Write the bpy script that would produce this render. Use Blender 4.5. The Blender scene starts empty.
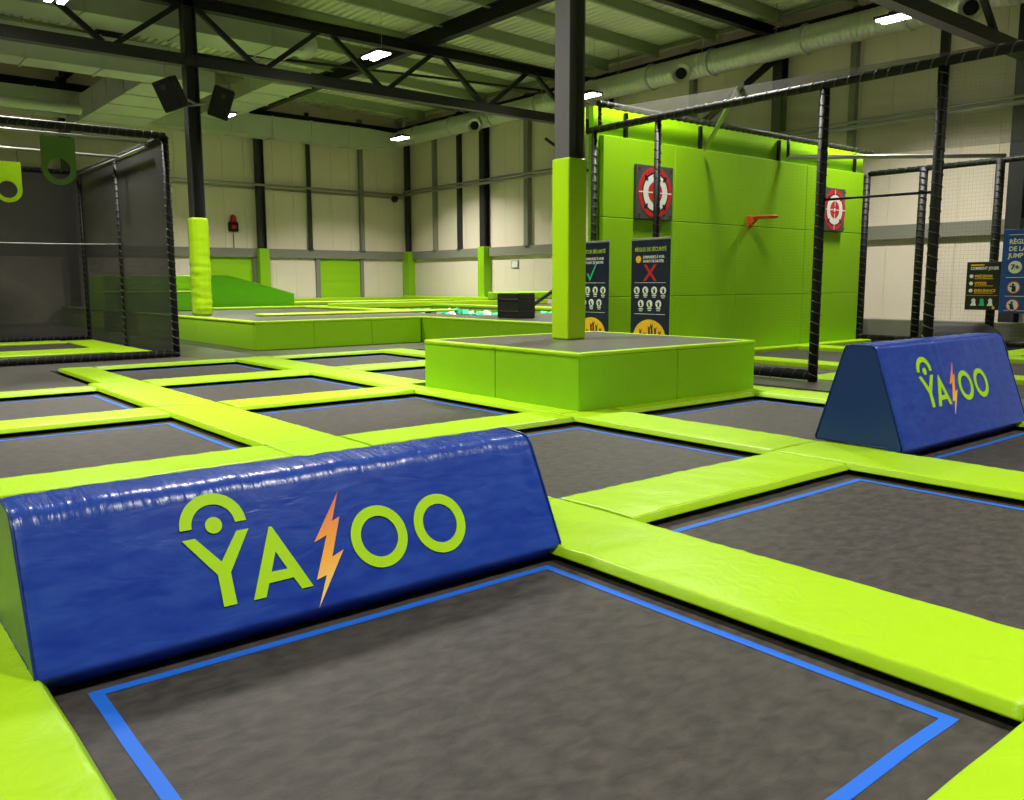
import bpy, math, random
from mathutils import Vector, Matrix, noise
from mathutils.geometry import tessellate_polygon
PI = math.pi
random.seed(7)
sc = bpy.context.scene
COL = sc.collection
H = 1.6

# ------------------------------------------------------------------ materials
def s2l(c):
    c = c / 255.0
    return c / 12.92 if c <= 0.04045 else ((c + 0.055) / 1.055) ** 2.4
def rgb(r, g, b):
    return (s2l(r), s2l(g), s2l(b), 1.0)
MATS = {}
def mat(name, col, rough=0.5, metal=0.0, spec=0.5, bump=None, var=None, emit=None, coat=0.0):
    """bump=(scale xyz, strength, distance, detail)  var=(scale xyz, amount, second colour)"""
    m = bpy.data.materials.new(name); m.use_nodes = True
    nt = m.node_tree; b = nt.nodes['Principled BSDF']
    b.inputs['Base Color'].default_value = col
    b.inputs['Roughness'].default_value = rough
    b.inputs['Metallic'].default_value = metal
    b.inputs['Specular IOR Level'].default_value = spec
    if coat:
        b.inputs['Coat Weight'].default_value = coat
        b.inputs['Coat Roughness'].default_value = 0.12
    tc = nt.nodes.new('ShaderNodeTexCoord')
    def nz(scale, detail=3.0, dist=0.0):
        mp = nt.nodes.new('ShaderNodeMapping'); mp.inputs['Scale'].default_value = scale
        nt.links.new(tc.outputs['Object'], mp.inputs['Vector'])
        n = nt.nodes.new('ShaderNodeTexNoise'); n.inputs['Scale'].default_value = 1.0
        n.inputs['Detail'].default_value = detail; n.inputs['Distortion'].default_value = dist
        nt.links.new(mp.outputs[0], n.inputs['Vector'])
        return n
    if var:
        n = nz(var[0], 5.0, 0.4)
        r = nt.nodes.new('ShaderNodeMapRange')
        r.inputs['From Min'].default_value = 0.32; r.inputs['From Max'].default_value = 0.68
        r.inputs['To Max'].default_value = var[1]
        nt.links.new(n.outputs['Fac'], r.inputs['Value'])
        mx = nt.nodes.new('ShaderNodeMix'); mx.data_type = 'RGBA'
        mx.inputs['A'].default_value = col; mx.inputs['B'].default_value = var[2]
        nt.links.new(r.outputs[0], mx.inputs['Factor'])
        nt.links.new(mx.outputs['Result'], b.inputs['Base Color'])
    if bump:
        n = nz(bump[0], bump[3] if len(bump) > 3 else 2.0, bump[4] if len(bump) > 4 else 0.0)
        bp = nt.nodes.new('ShaderNodeBump'); bp.inputs['Strength'].default_value = bump[1]
        bp.inputs['Distance'].default_value = bump[2]
        nt.links.new(n.outputs['Fac'], bp.inputs['Height'])
        nt.links.new(bp.outputs[0], b.inputs['Normal'])
    if emit:
        b.inputs['Emission Color'].default_value = col
        b.inputs['Emission Strength'].default_value = emit
    MATS[name] = m
    return m

def net_mat(name, col, opacity, cell=None, axis=None):
    m = bpy.data.materials.new(name); m.use_nodes = True
    nt = m.node_tree; b = nt.nodes['Principled BSDF']
    b.inputs['Base Color'].default_value = col; b.inputs['Roughness'].default_value = 0.8
    tc = nt.nodes.new('ShaderNodeTexCoord')
    n = nt.nodes.new('ShaderNodeTexNoise'); n.inputs['Scale'].default_value = 0.6; n.inputs['Detail'].default_value = 4
    nt.links.new(tc.outputs['Object'], n.inputs['Vector'])
    r = nt.nodes.new('ShaderNodeMapRange')
    r.inputs['From Min'].default_value = 0.3; r.inputs['From Max'].default_value = 0.7
    r.inputs['To Min'].default_value = opacity - 0.04; r.inputs['To Max'].default_value = min(1, opacity + 0.04)
    nt.links.new(n.outputs['Fac'], r.inputs['Value'])
    if cell:
        # knotless mesh: two families of cords crossing in the panel's plane
        sep = nt.nodes.new('ShaderNodeSeparateXYZ'); nt.links.new(tc.outputs['Object'], sep.inputs[0])
        outs = []
        for a in axis:
            mm = nt.nodes.new('ShaderNodeMath'); mm.operation = 'PINGPONG'; mm.inputs[1].default_value = cell / 2
            nt.links.new(sep.outputs[a], mm.inputs[0])
            g = nt.nodes.new('ShaderNodeMath'); g.operation = 'LESS_THAN'
            g.inputs[1].default_value = cell / 2 * 0.13
            nt.links.new(mm.outputs[0], g.inputs[0]); outs.append(g)
        mxm = nt.nodes.new('ShaderNodeMath'); mxm.operation = 'MAXIMUM'
        nt.links.new(outs[0].outputs[0], mxm.inputs[0]); nt.links.new(outs[1].outputs[0], mxm.inputs[1])
        ad = nt.nodes.new('ShaderNodeMath'); ad.operation = 'MULTIPLY_ADD'
        ad.inputs[1].default_value = 0.12
        ad.use_clamp = True
        nt.links.new(mxm.outputs[0], ad.inputs[0]); nt.links.new(r.outputs[0], ad.inputs[2])
        nt.links.new(ad.outputs[0], b.inputs['Alpha'])
    else:
        nt.links.new(r.outputs[0], b.inputs['Alpha'])
    MATS[name] = m
    return m

LIME = rgb(164, 208, 12)
M_pad = mat('lime_vinyl', LIME, 0.4, spec=0.4, bump=((6, 6, 6), 0.22, 0.025, 3.0, 0.8), var=((1.3, 1.3, 1.3), 0.35, rgb(160, 206, 10)))
M_side = mat('green_vinyl', rgb(138, 194, 6), 0.45, spec=0.4, bump=((3, 3, 3), 0.12, 0.02), var=((1.2, 1.2, 1.2), 0.4, rgb(130, 186, 6)))
M_side_dark = mat('grass_green_vinyl', rgb(96, 176, 10), 0.5, spec=0.3, bump=((3, 3, 3), 0.1, 0.02))
M_wallgreen = mat('green_wall_panel', rgb(140, 194, 6), 0.6, spec=0.25, bump=((9, 9, 0.6), 0.25, 0.02))
M_shutter = mat('green_shutter', rgb(150, 205, 22), 0.55, spec=0.3)
M_blue = mat('blue_vinyl', rgb(18, 52, 156), 0.29, spec=0.5, bump=((3.0, 9, 9), 0.25, 0.02, 5.0, 0.9), var=((6, 16, 16), 0.6, rgb(48, 84, 174)))
M_blue_top = mat('blue_vinyl_creased', rgb(20, 54, 150), 0.27, spec=0.52, bump=((24, 4, 4), 0.42, 0.02, 4.0, 0.5), var=((6, 16, 16), 0.6, rgb(48, 84, 174)))
M_bluedark = mat('blue_vinyl_end', rgb(14, 46, 118), 0.35, spec=0.5, bump=((5, 5, 5), 0.15, 0.02))
M_endreflect = mat('vinyl_end_green_reflection', rgb(58, 98, 58), 0.35, spec=0.5, bump=((30, 30, 3), 0.1, 0.01), var=((3, 3, 2), 0.6, rgb(52, 92, 70)))  # blue end panel; green reflection of the pads put into its colour
M_bed = mat('trampoline_mat', rgb(50, 47, 45), 0.58, spec=0.35, bump=((90, 90, 90), 0.3, 0.005), var=((9, 15, 9), 0.8, rgb(78, 72, 67)))
M_tape = mat('blue_tape', rgb(32, 102, 212), 0.55, spec=0.3, bump=((60, 60, 60), 0.1, 0.003))
M_black = mat('black_steel', rgb(24, 24, 25), 0.5, spec=0.4)
M_rubber = mat('black_rubber', rgb(15, 15, 16), 0.6, spec=0.35)
M_foam = mat('black_foam_sleeve', rgb(16, 15, 15), 0.55, spec=0.4, bump=((12, 12, 12), 0.3, 0.01))
M_lace = mat('pale_cable', rgb(150, 150, 145), 0.4, spec=0.5)
M_lacecord = mat('black_lace', rgb(30, 28, 27), 0.4, spec=0.5)
M_lacehelix = mat('speckled_lace', rgb(22, 21, 20), 0.4, spec=0.6, var=((9, 9, 9), 1.0, rgb(84, 82, 78)))
M_floor = mat('grey_floor_mat', rgb(92, 88, 82), 0.34, spec=0.5, bump=((7, 7, 7), 0.12, 0.01), var=((0.9, 0.9, 0.9), 0.7, rgb(76, 74, 69)))
M_anth = mat('anthracite_paint', rgb(40, 40, 42), 0.42, spec=0.45)
M_anth2 = mat('anthracite_paint_light', rgb(88, 86, 88), 0.4, spec=0.5)
M_wall = mat('cream_sandwich_panel', rgb(230, 219, 198), 0.6, spec=0.25, bump=((4, 4, 0.05), 0.3, 0.01), var=((0.35, 0.35, 0.1), 0.35, rgb(218, 208, 187)))
M_lintel = mat('lintel_grey', rgb(132, 132, 118), 0.6, spec=0.3)
M_deck = mat('roof_deck', rgb(234, 235, 212), 0.55, spec=0.3)
M_purlin = mat('galvanised_purlin', rgb(152, 164, 128), 0.55, spec=0.4)
M_duct = mat('galvanised_duct', rgb(196, 202, 182), 0.42, metal=0.2, spec=0.5, bump=((0.6, 0.6, 0.6), 0.2, 0.05), var=((0.8, 0.8, 0.8), 0.5, rgb(172, 180, 158)))
M_spiral = mat('spiral_duct', rgb(200, 206, 186), 0.34, metal=0.6, spec=0.5)
M_galv = mat('bright_steel_tube', rgb(180, 180, 175), 0.35, metal=0.6)
M_lamp = mat('lamp_diffuser', (1.0, 0.98, 0.9, 1), emit=22.0)
M_red = mat('target_red', rgb(196, 36, 36), 0.5)
M_white = mat('white_print', rgb(232, 232, 226), 0.5)
M_tgrey = mat('target_board_grey', rgb(74, 74, 70), 0.5)
M_orange = mat('orange_paint', rgb(196, 78, 22), 0.5)
M_navy = mat('navy_print', rgb(14, 22, 52), 0.5)
M_yellow = mat('yellow_print', rgb(240, 186, 40), 0.5)
M_ygreen = mat('lime_print', rgb(176, 206, 60), 0.5)
M_cyan = mat('green_print', rgb(40, 190, 120), 0.5)
M_brown = mat('brown_print', rgb(92, 44, 22), 0.5)
M_sblue = mat('blue_sign_panel', rgb(28, 72, 150), 0.45)
M_sblack = mat('black_sign_panel', rgb(22, 20, 16), 0.45)
M_print = mat('dark_print', rgb(30, 26, 30), 0.5)
M_logo = mat('logo_lime', rgb(172, 222, 20), 0.4, spec=0.4)
M_turq = mat('turquoise_foam', rgb(70, 205, 150), 0.8)
M_wfoam = mat('white_foam', rgb(215, 225, 205), 0.8)
M_net1 = net_mat('cage_net_front', rgb(30, 28, 26), 0.22, 0.05, (0, 2))
M_net2 = net_mat('cage_net_dense', rgb(30, 28, 25), 0.94)
M_net3 = net_mat('cage_net_side', rgb(30, 28, 25), 0.93)
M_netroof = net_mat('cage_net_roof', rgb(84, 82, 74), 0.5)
M_netR = net_mat('court_net_front', rgb(28, 28, 24), 0.06, 0.05, (1, 2))
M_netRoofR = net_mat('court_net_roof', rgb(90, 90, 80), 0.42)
# lightning bolt gradient from pink-orange to yellow along its height is a print colour
def bolt_mat():
    m = bpy.data.materials.new('bolt_print'); m.use_nodes = True
    nt = m.node_tree; b = nt.nodes['Principled BSDF']; b.inputs['Roughness'].default_value = 0.4
    tc = nt.nodes.new('ShaderNodeTexCoord'); sp = nt.nodes.new('ShaderNodeSeparateXYZ')
    cr = nt.nodes.new('ShaderNodeValToRGB')
    nt.links.new(tc.outputs['Generated'], sp.inputs[0]); nt.links.new(sp.outputs[2], cr.inputs[0])
    cr.color_ramp.elements[0].color = rgb(255, 222, 130); cr.color_ramp.elements[0].position = 0.05
    cr.color_ramp.elements[1].color = rgb(232, 120, 84); cr.color_ramp.elements[1].position = 0.95
    e = cr.color_ramp.elements.new(0.45); e.color = rgb(252, 176, 62)
    nt.links.new(cr.outputs[0], b.inputs['Base Color'])
    return m
M_bolt = bolt_mat()

# ------------------------------------------------------------------ object helpers
ORG = {}
def prop(o, label=None, cat=None, group=None, kind=None):
    if label: o['label'] = label
    if cat: o['category'] = cat
    if group: o['group'] = group
    if kind: o['kind'] = kind
    return o
def thing(name, label, cat, loc, group=None):
    o = bpy.data.objects.new(name, None); COL.objects.link(o)
    o.location = loc; o.empty_display_size = 0.2
    ORG[o.name] = Vector(loc)
    return prop(o, label, cat, group)

class MB:
    def __init__(s):
        s.v = []; s.f = []; s.sm = []
    def add(s, vs, fs, smooth=False):
        k = len(s.v); s.v += [Vector(v) for v in vs]
        s.f += [tuple(i + k for i in f) for f in fs]; s.sm += [smooth] * len(fs)
        return s
    def box(s, x0, x1, y0, y1, z0, z1, M=None):
        vs = [Vector((x, y, z)) for x in (x0, x1) for y in (y0, y1) for z in (z0, z1)]
        if M: vs = [M @ v for v in vs]
        return s.add(vs, [(0, 1, 3, 2), (4, 6, 7, 5), (0, 4, 5, 1), (2, 3, 7, 6), (0, 2, 6, 4), (1, 5, 7, 3)])
    def bbox(s, x0, x1, y0, y1, z0, z1, b=0.02, M=None, seg=3):
        """box with rounded edges: superellipse style slices"""
        cx, cy, cz = (x0 + x1) / 2, (y0 + y1) / 2, (z0 + z1) / 2
        hx, hy, hz = (x1 - x0) / 2, (y1 - y0) / 2, (z1 - z0) / 2
        b = min(b, hx, hy, hz)
        levels = []
        for i in range(seg + 1):
            a = PI / 2 * i / seg; levels.append((-hz + b - b * math.cos(a - 0) if False else -hz + b * (1 - math.sin(a)), b * (1 - math.cos(a))))
        # levels from side (a=0: z=-hz+b, inset 0) to pole (a=90: z=-hz, inset b)
        lv = [(z, ins) for z, ins in reversed(levels)] + [(-z, ins) for z, ins in levels]
        rings = []
        for z, ins in lv:
            r = []
            for (sx, sy, a0) in ((1, 1, 0), (-1, 1, 90), (-1, -1, 180), (1, -1, 270)):
                for k in range(seg + 1):
                    a = math.radians(a0 + 90 * k / seg); rr = max(b - ins, 0.0)
                    r.append(Vector((cx + sx * (hx - b) + rr * math.cos(a), cy + sy * (hy - b) + rr * math.sin(a), cz + z)))
            rings.append(r)
        n = len(rings[0]); vs = [v for r in rings for v in r]
        if M: vs = [M @ v for v in vs]
        fs = []
        for i in range(len(rings) - 1):
            for j in range(n):
                fs.append((i * n + j, i * n + (j + 1) % n, (i + 1) * n + (j + 1) % n, (i + 1) * n + j))
        fs.append(tuple(reversed(range(n)))); fs.append(tuple((len(rings) - 1) * n + j for j in range(n)))
        return s.add(vs, fs, False)
    def bar(s, a, b, w, h, up=(0, 0, 1)):
        a = Vector(a); b = Vector(b); d = (b - a).normalized(); u = Vector(up)
        r = d.cross(u)
        if r.length < 1e-4: r = d.cross(Vector((1, 0, 0)))
        r.normalize(); u = r.cross(d).normalized()
        vs = [p + r * sx * w / 2 + u * sz * h / 2 for p in (a, b) for sx in (-1, 1) for sz in (-1, 1)]
        return s.add(vs, [(0, 1, 3, 2), (4, 6, 7, 5), (0, 4, 5, 1), (2, 3, 7, 6), (0, 2, 6, 4), (1, 5, 7, 3)])
    def ibeam(s, a, b, w, h, tf=0.03, tw=0.02):
        a = Vector(a); b = Vector(b); z = Vector((0, 0, 1))
        s.bar(a + z * (h / 2 - tf / 2), b + z * (h / 2 - tf / 2), w, tf)
        s.bar(a - z * (h / 2 - tf / 2), b - z * (h / 2 - tf / 2), w, tf)
        return s.bar(a, b, tw, h - 2 * tf)
    def tube(s, pts, r, n=10, cap=True, radii=None):
        pts = [Vector(p) for p in pts]; k0 = len(s.v); vs = []; fs = []
        d0 = (pts[1] - pts[0]).normalized()
        ref = Vector((0, 0, 1)) if abs(d0.z) < 0.9 else Vector((1, 0, 0))
        for i, p in enumerate(pts):
            if i == 0: d = pts[1] - pts[0]
            elif i == len(pts) - 1: d = pts[-1] - pts[-2]
            else: d = pts[i + 1] - pts[i - 1]
            d.normalize(); x = d.cross(ref).normalized(); y = x.cross(d).normalized()
            rr = radii[i] if radii else r
            for j in range(n):
                a = 2 * PI * j / n; vs.append(p + x * math.cos(a) * rr + y * math.sin(a) * rr)
        for i in range(len(pts) - 1):
            for j in range(n):
                fs.append((i * n + j, i * n + (j + 1) % n, (i + 1) * n + (j + 1) % n, (i + 1) * n + j))
        s.add(vs, fs, True)
        if cap:
            k = len(s.v) - len(vs)
            s.f.append(tuple(k + j for j in range(n))); s.sm.append(False)
            s.f.append(tuple(k + (len(pts) - 1) * n + j for j in reversed(range(n)))); s.sm.append(False)
        return s
    def prism(s, prof, O, U, W, D, smooth=False):
        """2D profile (u,w) placed by U,W at O and extruded along D"""
        O = Vector(O); U = Vector(U); W = Vector(W); D = Vector(D); n = len(prof)
        vs = [O + U * u + W * w for u, w in prof] + [O + U * u + W * w + D for u, w in prof]
        fs = [(j, (j + 1) % n, (j + 1) % n + n, j + n) for j in range(n)]
        k = len(s.v); s.add(vs, fs, smooth)
        s.f.append(tuple(k + j for j in reversed(range(n)))); s.sm.append(False)
        s.f.append(tuple(k + n + j for j in range(n))); s.sm.append(False)
        return s
    def decal(s, loops, F, t=0.002, off=0.0):
        """outline loops (first outer, rest holes) in 2D placed with frame F=(O,X,Y,N)"""
        O, X, Y, N = [Vector(q) for q in F]
        lp = [[Vector((a, b, 0)) for a, b in L] for L in loops]
        flat = [p for L in lp for p in L]
        tr = tessellate_polygon(lp)
        P = lambda p, d: O + X * p.x + Y * p.y + N * d
        n = len(flat)
        vs = [P(p, off + t) for p in flat] + [P(p, off) for p in flat]
        fs = []
        for a, b, c in tr:
            q = (flat[b] - flat[a]).cross(flat[c] - flat[a]).z
            fs.append((a, b, c) if q > 0 else (a, c, b))
        k = 0
        for L in lp:
            m = len(L)
            for j in range(m): fs.append((k + j, k + (j + 1) % m, k + (j + 1) % m + n, k + j + n))
            k += m
        return s.add(vs, fs)
    def build(s, name, m, parent=None, label=None, cat=None, group=None, kind=None, org=None):
        me = bpy.data.meshes.new(name)
        if parent is not None:
            o0 = ORG[parent.name]
        elif org is not None:
            o0 = Vector(org)
        elif kind == 'structure':
            o0 = Vector((0, 0, 0))
        else:
            xs = [v.x for v in s.v]; ys = [v.y for v in s.v]; zs = [v.z for v in s.v]
            o0 = Vector(((min(xs) + max(xs)) / 2, (min(ys) + max(ys)) / 2, min(zs)))
        me.from_pydata([v - o0 for v in s.v], [], s.f)
        me.polygons.foreach_set('use_smooth', s.sm)
        me.materials.append(m); me.update()
        bm_fix(me)
        o = bpy.data.objects.new(name, me); COL.objects.link(o)
        if parent is not None: o.parent = parent
        else: o.location = o0
        ORG[o.name] = o0
        return prop(o, label, cat, group, kind)
import bmesh
def bm_fix(me):
    bm = bmesh.new(); bm.from_mesh(me)
    bmesh.ops.recalc_face_normals(bm, faces=bm.faces)
    bm.to_mesh(me); bm.free()
def circ(cx, cy, r, n=32, a0=0, a1=360, ry=None):
    ry = ry or r
    full = abs(a1 - a0) >= 360
    k = n if full else n + 1
    return [(cx + r * math.cos(math.radians(a0 + (a1 - a0) * i / n)), cy + ry * math.sin(math.radians(a0 + (a1 - a0) * i / n))) for i in range(k)]
def text_obj(name, body, size, F, m, parent, align='LEFT', bold=0.0, sx=1.0, sy=1.0):
    cu = bpy.data.curves.new('t', 'FONT'); cu.body = body; cu.size = size
    cu.align_x = align; cu.extrude = 0.0015; cu.offset = bold; cu.resolution_u = 2
    tmp = bpy.data.objects.new('t', cu); COL.objects.link(tmp)
    dg = bpy.context.evaluated_depsgraph_get(); dg.update()
    me = bpy.data.meshes.new_from_object(tmp.evaluated_get(dg))
    bpy.data.objects.remove(tmp); bpy.data.curves.remove(cu)
    O, X, Y, N = [Vector(q) for q in F]; o0 = ORG[parent.name]
    for v in me.vertices:
        c = v.co; v.co = O + X * c.x * sx + Y * c.y * sy + N * (c.z + 0.002) - o0
    me.materials.clear(); me.materials.append(m)
    o = bpy.data.objects.new(name, me); COL.objects.link(o); o.parent = parent; ORG[o.name] = o0
    return o
def copy_tree(o, parent=None):
    c = o.copy(); COL.objects.link(c); ORG[c.name] = ORG[o.name].copy()
    if parent: c.parent = parent
    for ch in list(o.children): copy_tree(ch, c)
    return c

# ------------------------------------------------------------------ camera
f, pi_, ro, ya = 857.99967, 0.1351906, 0.003288448, -0.68545055
Rz = Matrix.Rotation(ya, 3, 'Z'); Rx = Matrix.Rotation(-pi_, 3, 'X'); Ry = Matrix.Rotation(ro, 3, 'Y')
R = Rz @ Rx @ Ry                       # camera axes right / forward / up
right, fwd, up = R.col[0], R.col[1], R.col[2]
cam = bpy.data.cameras.new('camera'); cam.sensor_width = 36; cam.lens = f * 36 / 1024
cam.clip_start = 0.05; cam.clip_end = 300
co = bpy.data.objects.new('camera', cam); COL.objects.link(co)
Mc = Matrix((right, up, -fwd)).transposed().to_4x4(); Mc.translation = Vector((0, 0, H))
co.matrix_world = Mc; sc.camera = co

# ------------------------------------------------------------------ setting: floor, walls, roof
XW, YB, XL, YF = 25.0, 39.2, -12.0, -9.0
DK = 0.06
fl = MB()
fl.box(XL, XW + 0.3, YF, YB + 0.3, -0.6, -0.35)
fl.box(XL, 3.28, 13.95, 40, -0.36, DK)           # dark walkway beside the netted cage
fl.box(3.28, 11.2, 17.2, 18.6, -0.36, DK)
fl.box(3.28, 11.2, 18.6, 40, -0.36, DK)
fl.box(11.2, 12.35, -9, 40, -0.36, DK)
fl.box(12.35, 25, 12.0, 40, -0.36, DK)
fl.box(22.0, 25, -9, 12.0, -0.36, DK)
fl.build('floor', M_floor, kind='structure')

def wall_lines_u(mb, y, x0, x1, z0, z1, step):   # shallow seams of the sandwich panels, built in
    x = x0
    while x < x1:
        mb.box(x, min(x1, x + step - 0.008), y, y + 0.12, z0, z1); x += step
def wall_lines_v(mb, x, y0, y1, z0, z1, step):
    y = y0
    while y < y1:
        mb.box(x, x + 0.12, y, min(y1, y + step - 0.008), z0, z1); y += step
w = MB(); w.box(XL, XW + 0.3, YB + 0.02, YB + 0.3, -0.4, 11.5); wall_lines_u(w, YB, XL, 14.15, -0.4, 10.6, 1.0)
wall_lines_u(w, YB, 14.15, 16.55, 3.05, 10.6, 1.0); wall_lines_u(w, YB, 16.55, 19.6, -0.4, 10.6, 1.0)
wall_lines_u(w, YB, 19.6, 22.15, 3.05, 10.6, 1.0); wall_lines_u(w, YB, 22.15, 25, -0.4, 10.6, 1.0)
w.build('wall_back', M_wall, kind='structure')
w = MB(); w.box(XW + 0.02, XW + 0.3, YF, YB + 0.3, -0.4, 11.5); wall_lines_v(w, XW, YF, YB, -0.4, 9.9, 1.0)
w.build('wall_right', M_wall, kind='structure')
MB().box(XL - 0.3, XL, YF, YB + 0.3, -0.4, 11.5).build('wall_left', M_wall, kind='structure')
MB().box(XL, XW + 0.3, YF - 0.3, YF, -0.4, 11.5).build('wall_front', M_wall, kind='structure')
# lintel beams and rails of the walls
t = MB(); t.box(XL, 24.9, YB - 0.16, YB, 2.85, 3.25); t.build('trim_1', M_lintel, kind='structure')
t = MB(); t.box(XW - 0.16, XW, YF, YB - 0.16, 2.85, 3.25); t.build('trim_2', M_lintel, kind='structure')
# roof: trapezoidal deck falling to the right wall, ribs run away from the lens
def roof_z(x): return 9.95 + 0.03 * (24.5 - x)
rf = MB(); vs = []; p = 0.28; x = XL; prof = []
while x < XW + 0.2:
    prof += [(x, 0), (x + 0.10, 0), (x + 0.13, 0.07), (x + 0.25, 0.07)]; x += p
for (x, dz) in prof:
    for y in (YF, YB + 0.2): vs.append((x, y, roof_z(x) + dz))
rf.add(vs, [(2 * i, 2 * i + 2, 2 * i + 3, 2 * i + 1) for i in range(len(prof) - 1)])
rf.add([(XL - 0.2, YF - 0.2, 11.6), (XW + 0.3, YF - 0.2, 11.6), (XW + 0.3, YB + 0.3, 11.6), (XL - 0.2, YB + 0.3, 11.6)], [(0, 1, 2, 3)])
rf.build('ceiling', M_deck, kind='structure')

# doors: green roller shutters in the back wall
def shutter(n, x0, x1):
    mb = MB(); z = 0.06
    while z < 3.0:
        z2 = min(3.05, z + 0.42)
        mb.box(x0, x1, YB - 0.0, YB + 0.03, z, z2 - 0.035); z = z2
    mb.box(x0, x1, YB + 0.015, YB + 0.06, 0, 3.05)
    d = mb.build('door_%d' % n, M_shutter, kind='structure')
    fr = MB(); fr.box(x0 - 0.22, x0, YB - 0.1, YB, 0.06, 3.0); fr.box(x1, x1 + 0.18, YB - 0.1, YB, 0.06, 3.0)
    fr.build('door_frame', M_lintel, d)
shutter(1, 14.15, 16.35); shutter(2, 19.8, 22.05)

# ------------------------------------------------------------------ steelwork
def hcol(name, x, y, z0, z1, label, group, pad=None, w_=0.3, turn=False, m=M_anth, padm=M_side, padw=0.36):
    t = thing(name, label, 'column', (x, y, z0), group)
    mb = MB(); h = w_ / 2; tf = 0.025
    if not turn:
        mb.box(x - h, x - h + tf, y - h, y + h, z0, z1); mb.box(x + h - tf, x + h, y - h, y + h, z0, z1)
        mb.box(x - h + tf, x + h - tf, y - 0.01, y + 0.01, z0, z1)
    else:
        mb.box(x - h, x + h, y - h, y - h + tf, z0, z1); mb.box(x - h, x + h, y + h - tf, y + h, z0, z1)
        mb.box(x - 0.01, x + 0.01, y - h + tf, y + h - tf, z0, z1)
    mb.build('steel_profile', m, t)
    if pad:
        q = padw / 2
        MB().bbox(x - q, x + q, y - q, y + q, z0 + 0.002, pad, 0.025).build('foam_padding', padm, t, label='lime green foam padding round the column foot')
    return t
Zt = 0.785
hcol('steel_column', 8.66, 9.27, Zt, 9.6, 'grey steel column standing on the raised green block, padded lime at its foot', None, 3.36, 0.3, m=M_anth2, padm=M_pad)
lc = hcol('steel_column', 8.66, 24.4, 0.73, 10.1, 'dark steel column with wrinkled lime padding on the far platform, speakers hung on it', None, None, 0.34)
# wrinkled padding of the left column
mb = MB(); q = 0.215; nz_ = 60; vs = []; fs = []
ring = [(-q, -q), (-q / 3, -q), (q / 3, -q), (q, -q), (q, -q / 3), (q, q / 3), (q, q), (q / 3, q), (-q / 3, q), (-q, q), (-q, q / 3), (-q, -q / 3)]
for i in range(nz_ + 1):
    z = 0.735 + (3.43 - 0.735) * i / nz_
    for (a, b) in ring:
        d = 0.018 * noise.noise(Vector((a * 3, b * 3, z * 9))) * (1.4 if z < 2.4 else 0.4)
        k = 1 + d / q + (0.0 if 0 < i < nz_ else -0.08)
        vs.append((8.66 + a * k, 24.4 + b * k, z))
n = len(ring)
for i in range(nz_):
    for j in range(n): fs.append((i * n + j, i * n + (j + 1) % n, (i + 1) * n + (j + 1) % n, (i + 1) * n + j))
fs.append(tuple(range(n))); fs.append(tuple(nz_ * n + j for j in range(n)))
mb.add(vs, fs, True); mb.build('foam_padding', M_pad, lc, label='wrinkled lime green foam padding')

hcol('steel_column', 25 - 0.1, 38.9, 0.73, 9.6, 'black wall column in the far corner, padded green below', None, 3.25, 0.34, padw=0.62)
hcol('steel_column', 25 - 0.2, 32.3, 0.73, 9.6, 'black column on the right wall, padded green below, nearest the corner', None, 3.3, 0.34, padw=0.5)
hcol('steel_column', 25 - 0.2, 24.4, 0.73, 9.6, 'black column on the right wall hidden behind the padded centre column', None, 3.3, 0.34, padw=0.5)
hcol('steel_column', 25 - 0.2, 16.7, 0.73, 9.6, 'black column on the right wall above the green climbing wall', None, None, 0.34)
hcol('steel_column', 25 - 0.2, 9.4, 0.06, 9.6, 'black column on the right wall behind the blue rules sign', None, None, 0.38)
hcol('steel_column', 16.8, 39.0, 0.73, 9.6, 'black column on the back wall between the shutters, padded green below', None, 3.25, 0.34, padw=0.5)
hcol('steel_column', 8.66, 39.0, 0.73, 9.8, 'black column on the back wall behind the netted cage', None, None, 0.34)
def post(x, y, z0, z1, w_, label, m=M_anth):
    mb = MB(); mb.box(x - w_ / 2, x + w_ / 2, y - w_ / 2, y + w_ / 2, z0, z1)
    mb.box(x - w_ / 2 - 0.03, x + w_ / 2 + 0.03, y - w_ / 2 - 0.03, y + w_ / 2 + 0.03, z0, z0 + 0.03)
    return mb.build('wall_post', m, label=label, cat='wall post')
post(19.3, 39.05, 3.25, 9.7, 0.16, 'thin black wall post above the left edge of the middle green shutter')
post(22.15, 39.05, 3.25, 9.7, 0.2, 'grey wall post above the right edge of the middle green shutter', M_lintel)
post(24.9, 36.5, 3.25, 9.7, 0.2, 'grey wall post on the right wall, first from the far corner', M_lintel)
post(24.9, 34.4, 3.25, 9.7, 0.2, 'dark wall post on the right wall, second from the far corner')
post(24.9, 29.3, 3.25, 9.7, 0.28, 'grey wall post on the right wall just left of the padded centre column', M_lintel)
post(24.9, 20.3, 3.25, 9.7, 0.2, 'grey wall post showing between the round duct and the green wall', M_lintel)
post(24.9, 14.2, 3.25, 9.7, 0.2, 'grey wall post on the right wall behind the court netting', M_lintel)
post(24.9, 11.55, 0.06, 9.7, 0.2, 'dark wall post on the right wall behind the tallest laced net post')
# slim rails (pipes) along the walls
mb = MB(); mb.tube([(XL, 38.8, 6.15), (24.6, 38.8, 6.15)], 0.06, 8); mb.tube([(XL, 39.1, 6.0), (24.6, 39.1, 6.0)], 0.05, 6)
mb.build('wall_rail', M_galv, label='pale steel rail running along the back wall above the shutters', cat='rail')
mb = MB(); mb.tube([(24.5, YF, 6.15), (24.5, 38.8, 6.15)], 0.07, 8); mb.tube([(24.5, YF, 6.3), (24.5, 38.8, 6.3)], 0.05, 6)  # thinner upper tube stands in for the rail's pale shadow
mb.build('wall_rail', M_galv, label='pale steel rail with its shadow as a second tube along the right wall', cat='rail')

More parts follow.
